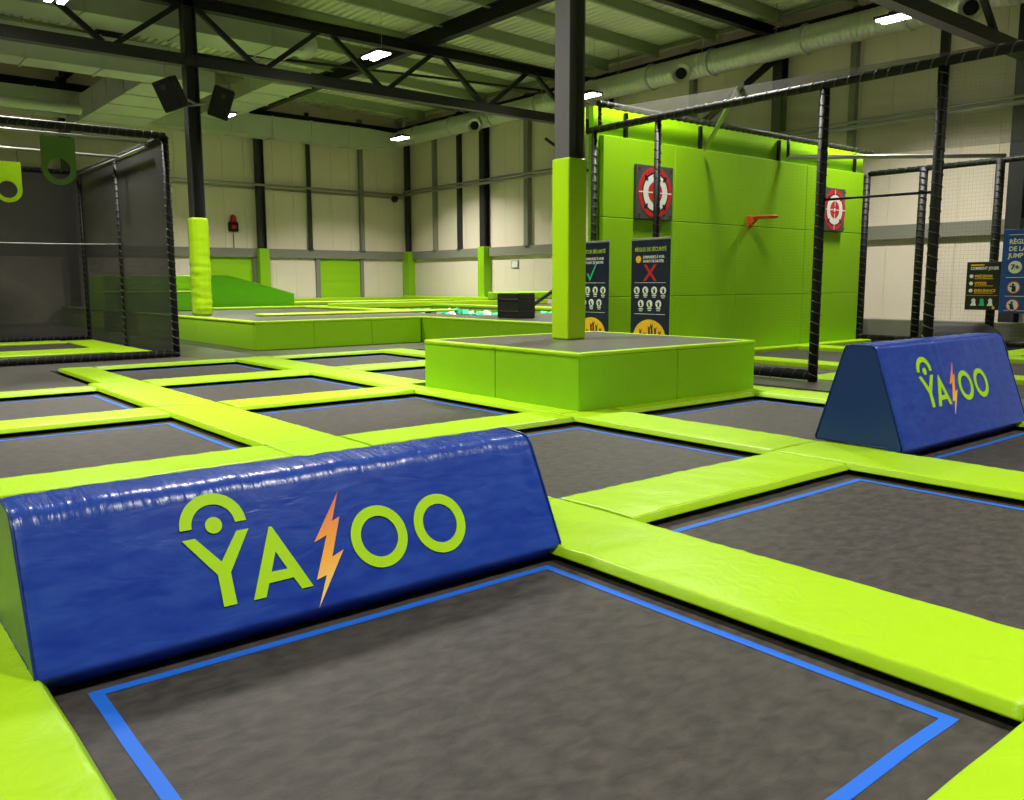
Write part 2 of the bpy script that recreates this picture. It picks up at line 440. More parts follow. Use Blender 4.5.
# roof girders, rafters, purlins
def beam(name, a, b, w_, h, label, m=M_black, group=None):
    return MB().ibeam(a, b, w_, h, 0.03, 0.025).build(name, m, label=label, cat='roof beam', group=group)
beam('roof_girder', (16.7, YF, 9.62), (16.7, YB, 9.62), 0.28, 0.5, 'deep black roof girder crossing above the near end of the long truss')
beam('roof_girder', (8.66, YF, 9.98), (8.66, YB, 9.98), 0.28, 0.6, 'deep black roof girder over the line of the two main columns')
beam('roof_girder', (24.6, YF, 9.38), (24.6, YB, 9.38), 0.26, 0.3, 'black eaves beam running above the round duct')
MB().box(24.3, 24.5, YF, YB, 9.86, 9.95).build('eaves_channel', M_purlin, label='grey eaves channel under the edge of the roof deck', cat='roof beam')
beam('roof_rafter', (8.66, 16.9, 9.65), (24.6, 16.9, 9.5), 0.24, 0.3, 'black rafter meeting the right wall above the green climbing wall')
beam('roof_rafter', (8.66, 31.9, 9.65), (24.6, 31.9, 9.5), 0.24, 0.3, 'black rafter between the long truss and the back wall')
beam('roof_rafter', (XL, 38.9, 9.6), (24.6, 38.9, 9.3), 0.24, 0.3, 'black rafter lying against the top of the back wall')
y = -6.1; k = 0
pl_names = []
while y < 38:
    beam('roof_purlin', (XL, y, roof_z(XL) - 0.2), (24.3, y, roof_z(24.3) - 0.2), 0.12, 0.38,
         'grey galvanised roof purlin carrying the corrugated deck', M_purlin, 'roof purlins under the corrugated deck')
    y += 2.5
# trusses
def truss(Y, zb, zt, label, xr=24.6):
    t = thing('roof_truss', label, 'roof truss', (8.66, Y, zb), None)
    MB().bar((XL, Y, zb + 0.16), (xr, Y, zb + 0.16), 0.30, 0.30).build('bottom_chord', M_anth, t)
    MB().ibeam((XL, Y, zt + 0.1), (xr, Y, zt + 0.1), 0.30, 0.32).build('top_chord', M_black, t)
    k = -5
    while k < 4:
        xt = 8.66 + 4.08 * k; xb = xt + 2.04; xn = xt + 4.08
        for (xa, xc) in ((xt, xb), (xn, xb)):
            xa2 = xa + (0.2 if xa < xc else -0.2); xc2 = xc - (0.15 if xa < xc else -0.15)
            if max(xa, xc) > xr: continue
            MB().bar((xa2, Y, zt), (xc2, Y, zb + 0.3), 0.13, 0.13).build('brace', M_black, t)
        k += 1
    return t
truss(24.4, 7.45, 9.05, 'long black roof truss spanning the hall behind the speakers')
truss(9.4, 7.22, 8.95, 'black roof truss cutting the top right corner of the view')
# slender wind bracing
def rod(a, b, label, r=0.035, m=M_black):
    return MB().tube([a, b], r, 6).build('bracing_rod', m, label=label, cat='bracing rod')
rod((12.5, 30.0, 9.5), (24.0, 27.0, 9.3), 'thin dark bracing rod under the deck behind the long truss', 0.05)
rod((17.0, 24.6, 9.3), (24.4, 31.8, 9.3), 'thin dark bracing rod slanting toward the round duct', 0.05)
rod((24.6, 27.8, 7.6), (24.6, 24.5, 5.6), 'dark diagonal wall brace left of the centre column', 0.06)
rod((24.6, 16.7, 8.7), (24.6, 20.5, 6.6), 'dark diagonal wall brace above the green wall', 0.12)

# ------------------------------------------------------------------ ducts
def ribbed(pts, r, pitch, n=24):
    a, b = Vector(pts[0]), Vector(pts[1]); L = (b - a).length; d = (b - a) / L
    P = []; rad = []; s = 0
    while s < L:
        P += [a + d * s, a + d * (s + pitch * 0.72), a + d * (s + pitch * 0.8), a + d * (s + pitch * 0.92)]
        rad += [r, r, r + 0.009, r + 0.009]; s += pitch
    P.append(a + d * L); rad.append(r)
    return MB().tube(P, r, n, True, rad)
rd = thing('round_duct', 'long round ribbed ventilation duct running along the top of the right wall', 'duct', (23.6, 20, 8.3))
ribbed(((23.6, 37.6, 8.72), (23.6, -6, 8.72)), 0.385, 0.17).build('duct_tube', M_spiral, rd)
for y in (36, 33, 30, 27, 24, 21, 18.4, 15, 11.9, 8.5):
    MB().tube([(23.6, y, 8.72), (23.6, y + 0.08, 8.72)], 0.44, 24).build('joint_collar', M_duct, rd)
for y in (32.2, 26.9, 22.7, 18.9, 16.1, 12.6):
    MB().tube([(23.6, y, 9.1), (23.6, y, roof_z(23.6))], 0.015, 5).build('hanger_rod', M_galv, rd)
def nozzle(y, z, x=23.22):
    d = Vector((-0.80, -0.55, -0.12)).normalized(); c = Vector((x + 0.1, y, z))
    mb = MB(); mb.tube([c, c + d * 0.26, c + d * 0.3, c + d * 0.34], 0.3, 24, False, [0.25, 0.25, 0.3, 0.31])
    mb.tube([c + d * 0.34, c + d * 0.33, c + d * 0.22], 0.3, 24, False, [0.31, 0.2, 0.17])
    o = mb.build('air_nozzle', M_spiral, rd)
    MB().tube([c + d * 0.2, c + d * 0.335], 0.15, 20, True, [0.17, 0.165]).build('nozzle_mouth', M_rubber, o)
nozzle(19.5, 8.5); nozzle(10.3, 8.4); nozzle(30.9, 8.4)
def rduct(mb, x0, x1, y0, y1, z0, z1, along, step=2.4, f_=0.035):
    mb.box(x0, x1, y0, y1, z0, z1)
    if along == 'x':
        x = x0 + 0.02
        while x < x1: mb.box(x, x + 0.04, y0 - f_, y1 + f_, z0 - f_, z1 + f_); x += step
    else:
        y = y0 + 0.02
        while y < y1: mb.box(x0 - f_, x1 + f_, y, y + 0.04, z0 - f_, z1 + f_); y += step
    return mb
# duct along the back wall with transition to the round duct
mb = MB(); rduct(mb, -4, 21.8, 37.6, 38.5, 8.15, 9.05, 'x', 1.9)
a = [(21.8, 37.6, 8.15), (21.8, 38.5, 8.15), (21.8, 38.5, 9.05), (21.8, 37.6, 9.05)]
b = [(23.3, 37.75, 8.4), (23.3, 38.3, 8.4), (23.3, 38.3, 9.0), (23.3, 37.75, 9.0)]
mb.add(a + b, [(0, 1, 5, 4), (1, 2, 6, 5), (2, 3, 7, 6), (3, 0, 4, 7), (4, 5, 6, 7)])
mb.tube([(23.3, 38.0, 8.7), (23.6, 37.9, 8.7), (23.65, 37.6, 8.7)], 0.36, 16)
mb.build('rectangular_duct', M_duct, label='square section duct along the top of the back wall joining the round duct', cat='duct')
mb = MB(); rduct(mb, XL, 12.4, 25.15, 26.55, 8.62, 9.5, 'x', 2.6)
mb.tube([(12.4, 25.85, 9.06), (12.75, 25.85, 9.06), (12.9, 26.1, 9.06)], 0.43, 16)
mb.build('rectangular_duct', M_duct, label='upper rectangular duct running just behind the long roof truss', cat='duct')
mb = MB(); rduct(mb, XL, 9.6, 26.75, 27.75, 7.62, 8.5, 'x', 1.9)
mb.build('rectangular_duct', M_duct, label='lower rectangular duct seen below the long truss at the left', cat='duct')
mb = MB(); rduct(mb, 8.42, 10.6, 27.76, 37.6, 7.62, 8.5, 'y', 1.9)
mb.build('rectangular_duct', M_duct, label='wide flat duct branching back toward the rear wall behind the speakers', cat='duct')
mb = MB(); rduct(mb, 13.4, 14.8, 29.5, 37.55, 8.62, 9.2, 'y', 1.9)
mb.build('rectangular_duct', M_duct, label='shorter flat duct right of the dark column reaching the back wall duct', cat='duct')
MB().tube([(-6, 33.0, 7.55), (7.9, 33.0, 7.55)], 0.17, 14).build('round_pipe', M_duct, label='pale round pipe above the netted cage at the left edge', cat='duct')

# ------------------------------------------------------------------ lamps
def lamp_proto():
    t = thing('ceiling_lamp', 'x', 'ceiling lamp', (0, 0, 7.8))
    mb = MB(); mb.box(-0.24, 0.24, -0.48, 0.48, 7.83, 7.89); mb.box(-0.07, 0.07, -0.2, 0.2, 7.89, 7.98)
    mb.build('housing', M_anth, t)
    for sx in (-1, 1):
        for sy in (-1, 1):
            MB().bbox(sx * 0.13 - 0.07, sx * 0.13 + 0.07, sy * 0.235 - 0.21, sy * 0.235 + 0.21, 7.79, 7.832, 0.015).build('light_panel', M_lamp, t)
    MB().tube([(0, -0.3, 7.89), (0, -0.3, 9.9)], 0.008, 5).build('suspension_wire', M_galv, t)
    return t
proto = lamp_proto(); first = True
LP = [(12.75, 21.45, 'twin row LED lamp glowing in front of the long truss, top centre of the view'),
      (20.5, 32.65, 'twin row LED lamp glowing in the far corner by the round duct'),
      (12.7, 32.3, 'LED lamp glowing at the far end, right of the dark column'),
      (20.65, 10.75, 'twin row LED lamp glowing beside the round duct at the upper right'),
      (20.9, 21.5, 'LED lamp glowing just right of the centre column'),
      (4.85, 21.5, 'LED lamp glowing at the top left edge of the view'),
      (4.85, 32.4, 'LED lamp behind the netted cage, out of view at left'),
      (12.75, 10.75, 'LED lamp hanging above the raised green block'),
      (4.85, 10.75, 'LED lamp hanging above the near trampolines'),
      (12.75, 0.0, 'LED lamp hanging far right of the camera'),
      (4.85, 0.0, 'LED lamp hanging right beside the camera'),
      (20.65, 0.0, 'LED lamp by the right wall, out of view'),
      (-3.0, 10.75, 'LED lamp left of the near trampolines'),
      (-3.0, 0.0, 'LED lamp behind the camera to the left'),
      (-3.0, 21.5, 'LED lamp above the left part of the netted cage')]
for i, (x, y, lab) in enumerate(LP):
    o = proto if i == 0 else copy_tree(proto)
    o.location = (x, y, 7.8); o['label'] = lab; o['group'] = 'LED lamps under the roof'
    ld = bpy.data.lights.new('lamp_light', 'AREA'); ld.shape = 'RECTANGLE'; ld.size = 0.5; ld.size_y = 1.1
    ld.energy = 315 if y < 1 else (520 if y < 20 else 620); ld.color = (1.0, 0.965, 0.89); ld.spread = math.radians(130)
    lo = bpy.data.objects.new('lamp_light', ld); COL.objects.link(lo); lo.location = (x, y, 7.77)

# ------------------------------------------------------------------ trampoline court
BX = [(-2.82, -0.16), (0.60, 3.22), (4.01, 6.63), (7.42, 10.04)]          # mat openings in X (columns)
BY = {0: (-2.22, 0.34), 1: (1.07, 3.66), 2: (4.40, 6.97), 3: (7.66, 10.28), 4: (10.97, 13.59), 5: (14.24, 16.90)}
def tname(c, r):
    return TN.get((c, r), None)
TN = {(1, 1): 'nearest trampoline in the foreground', (2, 1): 'trampoline at right before the far blue wedge',
      (3, 1): 'trampoline at right edge before the far wedge face',
      (1, 2): 'trampoline hidden behind the near blue wedge', (2, 2): 'trampoline in the middle before the raised block',
      (3, 2): 'trampoline between raised block and far blue wedge',
      (1, 3): 'left edge trampoline just beyond near wedge', (2, 3): 'trampoline left of the raised block',
      (1, 4): 'left edge trampoline nearest the netted cage', (2, 4): 'trampoline diagonally behind the block left corner',
      (3, 4): 'trampoline half hidden behind the raised block', (2, 5): 'far trampoline next to the netted cage corner',
      (3, 5): 'farthest trampoline before the long platform',
      (0, 1): 'trampoline out of view left of the foreground', (0, 2): 'second trampoline out of view at left',
      (2, 0): 'trampoline beside the camera at right', (1, 0): 'trampoline under the camera', (3, 0): 'trampoline out of view at lower right'}
def make_bed(c, r):
    x0, x1 = BX[c]; y0, y1 = BY[r]; cx, cy = (x0 + x1) / 2, (y0 + y1) / 2
    t = thing('trampoline', 'dark mat with blue edge line, ' + TN[(c, r)], 'trampoline', (cx, cy, -0.35))
    n = 18; e = 0.14; vs = []; fs = []
    def sag(x, y):
        u = (x - x0) / (x1 - x0); v = (y - y0) / (y1 - y0)
        return -0.012 * max(0, math.sin(PI * min(max(u, 0), 1))) * max(0, math.sin(PI * min(max(v, 0), 1)))
    xa, xb, ya_, yb = x0 - e, x1 + e, y0 - e, y1 + e
    for i in range(n + 1):
        for j in range(n + 1):
            x = xa + (xb - xa) * i / n; y = ya_ + (yb - ya_) * j / n; vs.append((x, y, sag(x, y)))
    for i in range(n):
        for j in range(n): fs.append((i * (n + 1) + j, (i + 1) * (n + 1) + j, (i + 1) * (n + 1) + j + 1, i * (n + 1) + j + 1))
    N = len(vs); vs += [(v[0], v[1], v[2] - 0.008) for v in vs]; fs += [tuple(q + N for q in reversed(g)) for g in fs]
    jm = MB().add(vs, fs, True).build('jump_mat', M_bed, t)
    # blue border line: strips stitched on, slightly wavy
    tx0, tx1, ty0, ty1 = x0 + 0.125, x1 - 0.065, y0 + 0.19, y1 - 0.12
    wt = 0.052; tb = MB()
    def strip(p, q, nrm, ph):
        p = Vector(p); q = Vector(q); nrm = Vector(nrm); m = 26; vs = []; fs = []
        for i in range(m + 1):
            s = i / m; c_ = p.lerp(q, s); wob = 0.006 * noise.noise(Vector((c_.x * 2.3 + ph, c_.y * 2.3, ph)))
            for d in (0, wt):
                pt = c_ + nrm * (d + (wob if 0 < i < m else 0)); vs.append((pt.x, pt.y, sag(pt.x, pt.y) + 0.003))
        for i in range(m): fs.append((2 * i, 2 * i + 2, 2 * i + 3, 2 * i + 1))
        N = len(vs); vs += [(a, b, z - 0.002) for a, b, z in vs]; fs += [tuple(k_ + N for k_ in reversed(g)) for g in fs]
        tb.add(vs, fs)
    strip((tx0, ty0, 0), (tx1, ty0, 0), (0, 1, 0), 1 + c + r); strip((tx0, ty1, 0), (tx1, ty1, 0), (0, -1, 0), 2 + c)
    strip((tx0, ty0 + wt, 0), (tx0, ty1 - wt, 0), (1, 0, 0), 3 + r); strip((tx1, ty0 + wt, 0), (tx1, ty1 - wt, 0), (-1, 0, 0), 4 + c)
    tb.build('border_line', M_tape, jm, label='bright blue border line')
    fr = MB(); g = 0.22
    for (a, b, c_, d) in ((x0 - g, x1 + g, y0 - g, y0 - e), (x0 - g, x1 + g, y1 + e, y1 + g), (x0 - g, x0 - e, y0 - e, y1 + e), (x1 + e, x1 + g, y0 - e, y1 + e)):
        fr.box(a, b, c_, d, -0.35, 0.02)
    fr.build('steel_frame', M_rubber, t)
SKIP = {(3, 3), (1, 5), (0, 3), (0, 4), (0, 5), (0, 0)}
for c in range(4):
    for r in range(0, 6):
        if (c, r) in SKIP: continue
        make_bed(c, r)

def pad_mesh(a0, a1, l0, l1, axis, seed=0.0, amp=0.006, mitre=None):
    """padded cover: cross direction a0..a1, length l0..l1; axis 'y' = length along Y"""
    W = a1 - a0; prof = [(0.0, 0.045), (0.003, 0.052), (0.024, 0.088), (0.028, 0.0935), (0.036, 0.0985), (0.055, 0.1)]
    m = 6
    for i in range(1, m): prof.append((0.055 + (W - 0.11) * i / m, 0.101 + 0.002 * math.sin(PI * i / m)))
    prof += [(W - 0.055, 0.1), (W - 0.036, 0.0985), (W - 0.028, 0.0935), (W - 0.024, 0.088), (W - 0.003, 0.052), (W, 0.045)]
    L = l1 - l0; n = max(6, int(L / 0.045)); vs = []; fs = []
    k = len(prof)
    for i in range(n + 1):
        s = l0 + L * i / n; e = min(i, n - i)
        drop = 0.003 if e < 1 else 0
        for (u, z) in prof:
            dz = 0
            if z > 0.095:
                uu = u / W
                wr = 0.5 * noise.noise(Vector((s * 3.2 + seed, uu * 2.0 + 0.9 * s, seed))) + 0.7 * (0.4 - abs(noise.noise(Vector((s * 7 + uu * 2.5, uu * 1.1, seed + 5)))) * 1.6)
                dz = amp * wr - drop
            du = 0.006 * noise.noise(Vector((s * 2.1, seed, 3))) * (1 if u > W / 2 else -1)
            a = a0 + u + du
            vs.append((a, s, z + dz) if axis == 'y' else (s, a, z + dz))
    for i in range(n):
        for j in range(k - 1): fs.append((i * k + j, i * k + j + 1, (i + 1) * k + j + 1, (i + 1) * k + j))
        fs.append((i * k + k - 1, i * k, (i + 1) * k, (i + 1) * k + k - 1))
    mb = MB().add(vs, fs, True)
    q = len(mb.v) - len(vs)
    mb.f.append(tuple(range(k))); mb.sm.append(False); mb.f.append(tuple(n * k + j for j in reversed(range(k)))); mb.sm.append(False)
    return mb
PN = 0
def pad(a0, a1, l0, l1, axis, label, amp=0.006, m=M_pad):
    global PN
    PN += 1
    o = pad_mesh(a0, a1, l0, l1, axis, PN * 7.31, amp)
    cx, cy = ((a0 + a1) / 2, (l0 + l1) / 2) if axis == 'y' else ((l0 + l1) / 2, (a0 + a1) / 2)
    t = thing('safety_pad', label, 'safety pad', (cx, cy, -0.35), 'lime pads around the trampolines')
    o.build('padded_cover', m, t)
    b = MB(); g = 0.235
    if a1 - a0 > 0.5:
        if axis == 'y': b.box(a0 + g, a1 - g, l0 + 0.01, l1 - 0.01, -0.35, 0.05)
        else: b.box(l0 + 0.01, l1 - 0.01, a0 + g, a1 - g, -0.35, 0.05)
    else:
        if axis == 'y': b.box(a0 + g * 0.98, a1 - 0.02, l0 + 0.01, l1 - 0.01, -0.35, 0.05) if a1 - a0 > 0.28 else b.box(a0 + .05, a1 - .02, l0 + .01, l1 - .01, .0, .05)
        else: b.box(l0 + 0.01, l1 - 0.01, a0 + g * 0.98, a1 - 0.02, -0.35, 0.05) if a1 - a0 > 0.28 else b.box(l0 + .01, l1 - .01, a0 + .05, a1 - .02, .0, .05)
    b.build('support_rail', M_rubber, t)
    return t
ROWB = {}
rows = [0, 1, 2, 3, 4, 5]
ymid = {}
# long pads (run away from the lens to the left), one per trampoline row
def lseg(r):  # the Y range of one segment
    lo = BY[r][0] - 0.0; hi = BY[r + 1][0] if r < 5 else 17.2
    return lo, hi
names_long = {
 (0, 1): 'lime pad in the bottom left corner beside the nearest trampoline', (0, 0): 'lime pad by the camera at the lower left, out of view',
 (0, 2): 'lime pad meeting the left end of the near blue wedge', (0, 3): 'lime pad out of view left of the wedge rear', (0, 4): 'lime pad at far left out of view near the walkway',
 (1, 0): 'long lime pad at the bottom right corner beside the camera', (1, 1): 'long glossy lime pad along the right side of the nearest trampoline',
 (1, 2): 'long lime pad rising behind the right end of the near blue wedge', (1, 3): 'long lime pad between the left edge mat and the mat left of the block',
 (1, 4): 'long lime pad between the two mats nearest the netted cage', (1, 5): 'lime pad along the left side of the mat by the cage corner',
 (2, 0): 'long lime pad beyond the lower right corner', (2, 1): 'long lime pad running under the left end of the far blue wedge',
 (2, 2): 'long lime pad in front of the raised block right face', (2, 3): 'narrow lime pad along the foot of the raised block left face',
 (2, 4): 'lime pad behind the left corner of the raised block', (2, 5): 'lime pad between the two farthest mats',
 (3, 0): 'lime pad far lower right out of view', (3, 1): 'lime pad along the right end of the far blue wedge',
 (3, 2): 'lime pad beside the grey walkway right of the raised block', (3, 3): 'lime pad behind the raised block by the walkway', (3, 4): 'lime pad hidden behind the centre column base',
 (3, 5): 'lime pad at the far right corner of the farthest mats'}
for (i, r), lab in names_long.items():
    y0, y1 = lseg(r)
    if i == 0: a0, a1 = BX[0][1] + 0.0, BX[1][0]
    elif i == 3: a0, a1 = BX[3][1], BX[3][1] + 0.72
    else: a0, a1 = BX[i][1], BX[i + 1][0]
    if i == 2 and r == 2: y1 = 7.24
    if i == 2 and r == 3: y0, y1, a1 = 7.24, 10.97, 6.99
    if i == 3 and r == 3: a0 = 10.48; y0 += 0.0
    if i == 3 and r == 5: y1 = 17.2
    if i == 1 and r == 5: a0 = 3.42
    if i == 0 and r == 4: y1 = 13.95
    if i == 1 and r == 4: pass
    pad(a0 + 0.0, a1, y0 + 0.004, y1 - 0.004, 'y', lab, 0.026 if i == 0 else 0.008)
names_cross = {
 (1, 0): 'large lime pad in the bottom right corner in front of the nearest trampoline', (2, 0): 'lime pad at the right below the right hand trampoline, out of view',
 (3, 0): 'cross pad out of view at the lower right',
 (1, 1): 'lime pad under the near blue wedge', (2, 1): 'wrinkled lime cross pad right of the near blue wedge', (3, 1): 'lime pad under the far blue wedge',
 (1, 2): 'lime cross pad showing along the top edge of the near blue wedge', (2, 2): 'lime cross pad between the middle mat and the mat left of the block',
 (1, 3): 'lime cross pad between the two left edge trampolines', (2, 3): 'lime cross pad on the far side of the mat left of the block',
 (1, 4): 'thin lime pad between the left edge mat and the dark walkway', (2, 4): 'lime cross pad on the near side of the mat by the cage corner',
 (3, 4): 'lime cross pad on the near side of the farthest mat', (2, 5): 'thin lime pad along the walkway beyond the cage corner mat',
 (3, 5): 'thin lime pad between the farthest mat and the long platform', (3, 2): 'narrow lime pad along the foot of the raised block right face',
 (3, 3): 'narrow lime pad behind the raised block', (0, 1): 'cross pad out of view at the far left'}
for (c, r), lab in names_cross.items():
    x0, x1 = BX[c]; a0 = BY[r][1]; a1 = BY[r + 1][0] if r < 5 else 17.2
    if (c, r) == (1, 4): a1 = 13.95
    if (c, r) == (3, 2): a1 = 7.24
    if (c, r) == (3, 3): a0 = 10.52
    pad(a0, a1, x0 + 0.004, x1 - 0.004, 'x', lab, 0.014 if (c, r) == (2, 1) else 0.008)

# ------------------------------------------------------------------ raised block
def vinyl_block(name, label, x0, x1, y0, y1, z0, z1, topm, seams_x=(), seams_y=(), cat='platform', lip=0.05):
    t = thing(name, label, cat, ((x0 + x1) / 2, (y0 + y1) / 2, z0))
    # panels between seams on the four sides
    def run(a, b, cuts):
        e = [a] + sorted(cuts) + [b]; return list(zip(e[:-1], e[1:]))
    c = MB(); c.box(x0 + 0.05, x1 - 0.05, y0 + 0.05, y1 - 0.05, z0, z1 - 0.02); c.build('core', M_side, t)
    for a, b in run(x0, x1, seams_x):
        MB().bbox(a + 0.003, b - 0.003, y0, y0 + 0.06, z0, z1 - lip + 0.008, 0.018).build('side_panel', M_side, t)
        MB().bbox(a + 0.003, b - 0.003, y1 - 0.06, y1, z0, z1 - lip + 0.008, 0.018).build('side_panel', M_side, t)
    for a, b in run(y0, y1, seams_y):
        MB().bbox(x0, x0 + 0.06, a + 0.003, b - 0.003, z0, z1 - lip + 0.008, 0.018).build('side_panel', M_side, t)
        MB().bbox(x1 - 0.06, x1, a + 0.003, b - 0.003, z0, z1 - lip + 0.008, 0.018).build('side_panel', M_side, t)
    tp = MB(); tp.box(x0 + 0.07, x1 - 0.07, y0 + 0.07, y1 - 0.07, z1 - 0.02, z1); tp.build('top_mat', topm, t, label='grey top mat')
    l = MB()
    for a, b in run(x0, x1, seams_x):
        l.bbox(a, b, y0 - 0.012, y0 + 0.09, z1 - lip, z1 + 0.004, 0.02); l.bbox(a, b, y1 - 0.09, y1 + 0.012, z1 - lip, z1 + 0.004, 0.02)
    for a, b in run(y0, y1, seams_y):
        l.bbox(x0 - 0.012, x0 + 0.09, a, b, z1 - lip, z1 + 0.004, 0.02); l.bbox(x1 - 0.09, x1 + 0.012, a, b, z1 - lip, z1 + 0.004, 0.02)
    l.build('edge_roll', M_pad, t, label='bright lime rounded edge')
    return t
vinyl_block('raised_block', 'square lime green raised block with grey top carrying the centre column', 6.95, 10.40, 7.25, 10.52, -0.35, 0.785, M_floor, (8.72,), (8.85,))

# far platform: L shaped, with foam pit
t = thing('long_platform', 'long low green platform with grey top crossing the middle distance', 'platform', (12, 24, 0.06))
def ppanel(x0, x1, y0, y1):
    MB().bbox(x0, x1, y0, y1, 0.06, 0.70, 0.02).build('side_panel', M_side, t)
for a, b in ((19.31, 23.2), (23.2, 27.0), (27.0, 31.0), (31, 35)): ppanel(8.02, 8.12, a, b)
for a, b in ((8.02, 9.5), (9.5, 11.1), (11.1, 12.6)): ppanel(a, b, 19.2, 19.3)
for a, b in ((12.5, 15.9), (15.9, 19.2)): ppanel(12.6, 12.7, a, b)
ppanel(12.71, 22.0, 12.5, 12.6)
cb = MB(); cb.box(8.09, 14.2, 19.28, 39.1, 0.06, 0.71); cb.box(12.68, 14.2, 12.58, 19.3, 0.06, 0.71)
cb.box(14.2, 18.4, 12.58, 18.9, 0.06, 0.71); cb.box(14.2, 18.4, 27.3, 39.1, 0.06, 0.71); cb.box(18.4, 22.0, 12.58, 18, 0.06, 0.71); cb.box(18.4, 24.9, 18, 39.1, 0.06, 0.71)
cb.build('platform_core', M_side, t)
tp = MB(); tp.box(8.14, 14.2, 19.32, 39.1, 0.705, 0.73); tp.box(12.72, 14.2, 12.62, 19.32, 0.705, 0.73)
tp.box(14.2, 18.4, 12.62, 18.9, 0.705, 0.73); tp.box(14.2, 18.4, 27.3, 39.1, 0.705, 0.73); tp.box(18.4, 22.0, 12.62, 18, 0.705, 0.73); tp.box(18.4, 24.9, 18, 39.1, 0.705, 0.73)
tp.build('top_mat', M_floor, t, label='grey top mat')
lp = MB()
for a, b in ((19.2, 23.2), (23.2, 27.0), (27.0, 31.0), (31, 39)): lp.bbox(8.0, 8.18, a, b, 0.68, 0.745, 0.025)
for a, b in ((8.0, 9.5), (9.5, 11.1), (11.1, 12.66)): lp.bbox(a, b, 19.18, 19.34, 0.68, 0.745, 0.025)
for a, b in ((12.5, 15.9), (15.9, 19.2)): lp.bbox(12.58, 12.74, a, b, 0.68, 0.745, 0.025)
lp.bbox(12.6, 22.0, 12.48, 12.62, 0.68, 0.745, 0.025)
lp.build('edge_roll', M_pad, t, label='bright lime rounded edge')
def ppad(x0, x1, y0, y1, z0, z1, label):
    MB().bbox(x0, x1, y0, y1, z0, z1, 0.035).build('platform_pad', M_pad, label=label, cat='safety pad', group='lime pads lying on the long platform')
ppad(9.5, 15.9, 22.2, 22.75, 0.73, 0.80, 'thin lime pad across the platform between the column and the foam pit')
ppad(9.9, 16.2, 29.1, 29.6, 0.73, 0.81, 'thin lime pad at the foot of the dark green wedge')
ppad(14.0, 14.45, 22.8, 29.0, 0.73, 0.81, 'lime pad along the left rim of the foam pit')
ppad(14.5, 24.4, 27.4, 28.2, 0.73, 0.92, 'thick lime pad along the far rim of the foam pit')
ppad(18.4, 19.0, 16.0, 27.3, 0.73, 0.84, 'lime pad along the right rim of the foam pit')
ppad(14.3, 24.6, 38.3, 38.9, 0.73, 0.93, 'long lime pad lying along the foot of the back wall')
ppad(24.0, 24.6, 28.5, 38.2, 0.73, 0.98, 'long lime pad lying along the foot of the right wall')
ppad(15.0, 23.5, 33.0, 33.5, 0.73, 0.88, 'lime pad across the platform before the green shutters')
MB().box(15.3, 23.4, 33.6, 38.0, 0.731, 0.75).build('jump_bed', M_rubber, label='black mat between lime pads before the middle green shutter', cat='mat')
# wedge ramp beside the padded column
wd = thing('green_wedge', 'dark green sloping foam wedge standing on the platform behind the padded column', 'foam wedge', (11.5, 30.5, 0.73))
MB().prism([(10.62, 0.732), (14.08, 0.732), (14.08, 1.22), (11.6, 1.90), (10.62, 1.90)], (0, 30.0, 0), (1, 0, 0), (0, 0, 1), (0, 2.6, 0)).build('wedge_body', M_side_dark, wd)
MB().prism([(10.62, 1.90), (11.6, 1.90), (14.08, 1.22), (14.08, 1.25), (11.6, 1.935), (10.62, 1.935)], (0, 29.98, 0), (1, 0, 0), (0, 0, 1), (0, 2.64, 0)).build('top_sheet', M_side, wd)
sb = thing('green_step', 'two level lime green foam step left of the dark wedge', 'foam block', (8.9, 30.5, 0.73))
MB().bbox(7.6, 10.58, 30.3, 32.3, 0.732, 1.90, 0.03).build('tall_block', M_side, sb)
MB().bbox(7.6, 10.58, 28.9, 30.28, 0.732, 1.33, 0.03).build('low_block', M_side_dark, sb)
MB().bbox(7.58, 10.6, 28.88, 30.28, 1.332, 1.38, 0.02).build('edge_roll', M_pad, sb)
# black box
bb = thing('black_foam_box', 'black foam box standing on the platform edge left of the centre column', 'foam box', (13.95, 16.75, 0.73))
MB().bbox(13.62, 14.18, 16.4, 17.25, 0.732, 1.36, 0.03).build('box_body', M_foam, bb)
for z in (0.9, 1.2): MB().bbox(13.61, 14.19, 16.39, 17.26, z, z + 0.012, 0.004).build('seam', M_lacecord, bb)
# padded beam over the pit
bm_ = thing('balance_beam', 'green padded beam on a black slanted frame behind the black box', 'beam', (19, 23, 0.73))
MB().bbox(17.7, 21.5, 22.6, 22.95, 1.05, 1.32, 0.05).build('padded_beam', M_side, bm_)
MB().bar((19.0, 22.4, 0.735), (21.4, 22.4, 1.95), 0.1, 0.1).build('frame_strut', M_black, bm_)
MB().box(18.2, 18.3, 22.7, 22.8, 0.84, 1.06).build('foot', M_black, bm_)
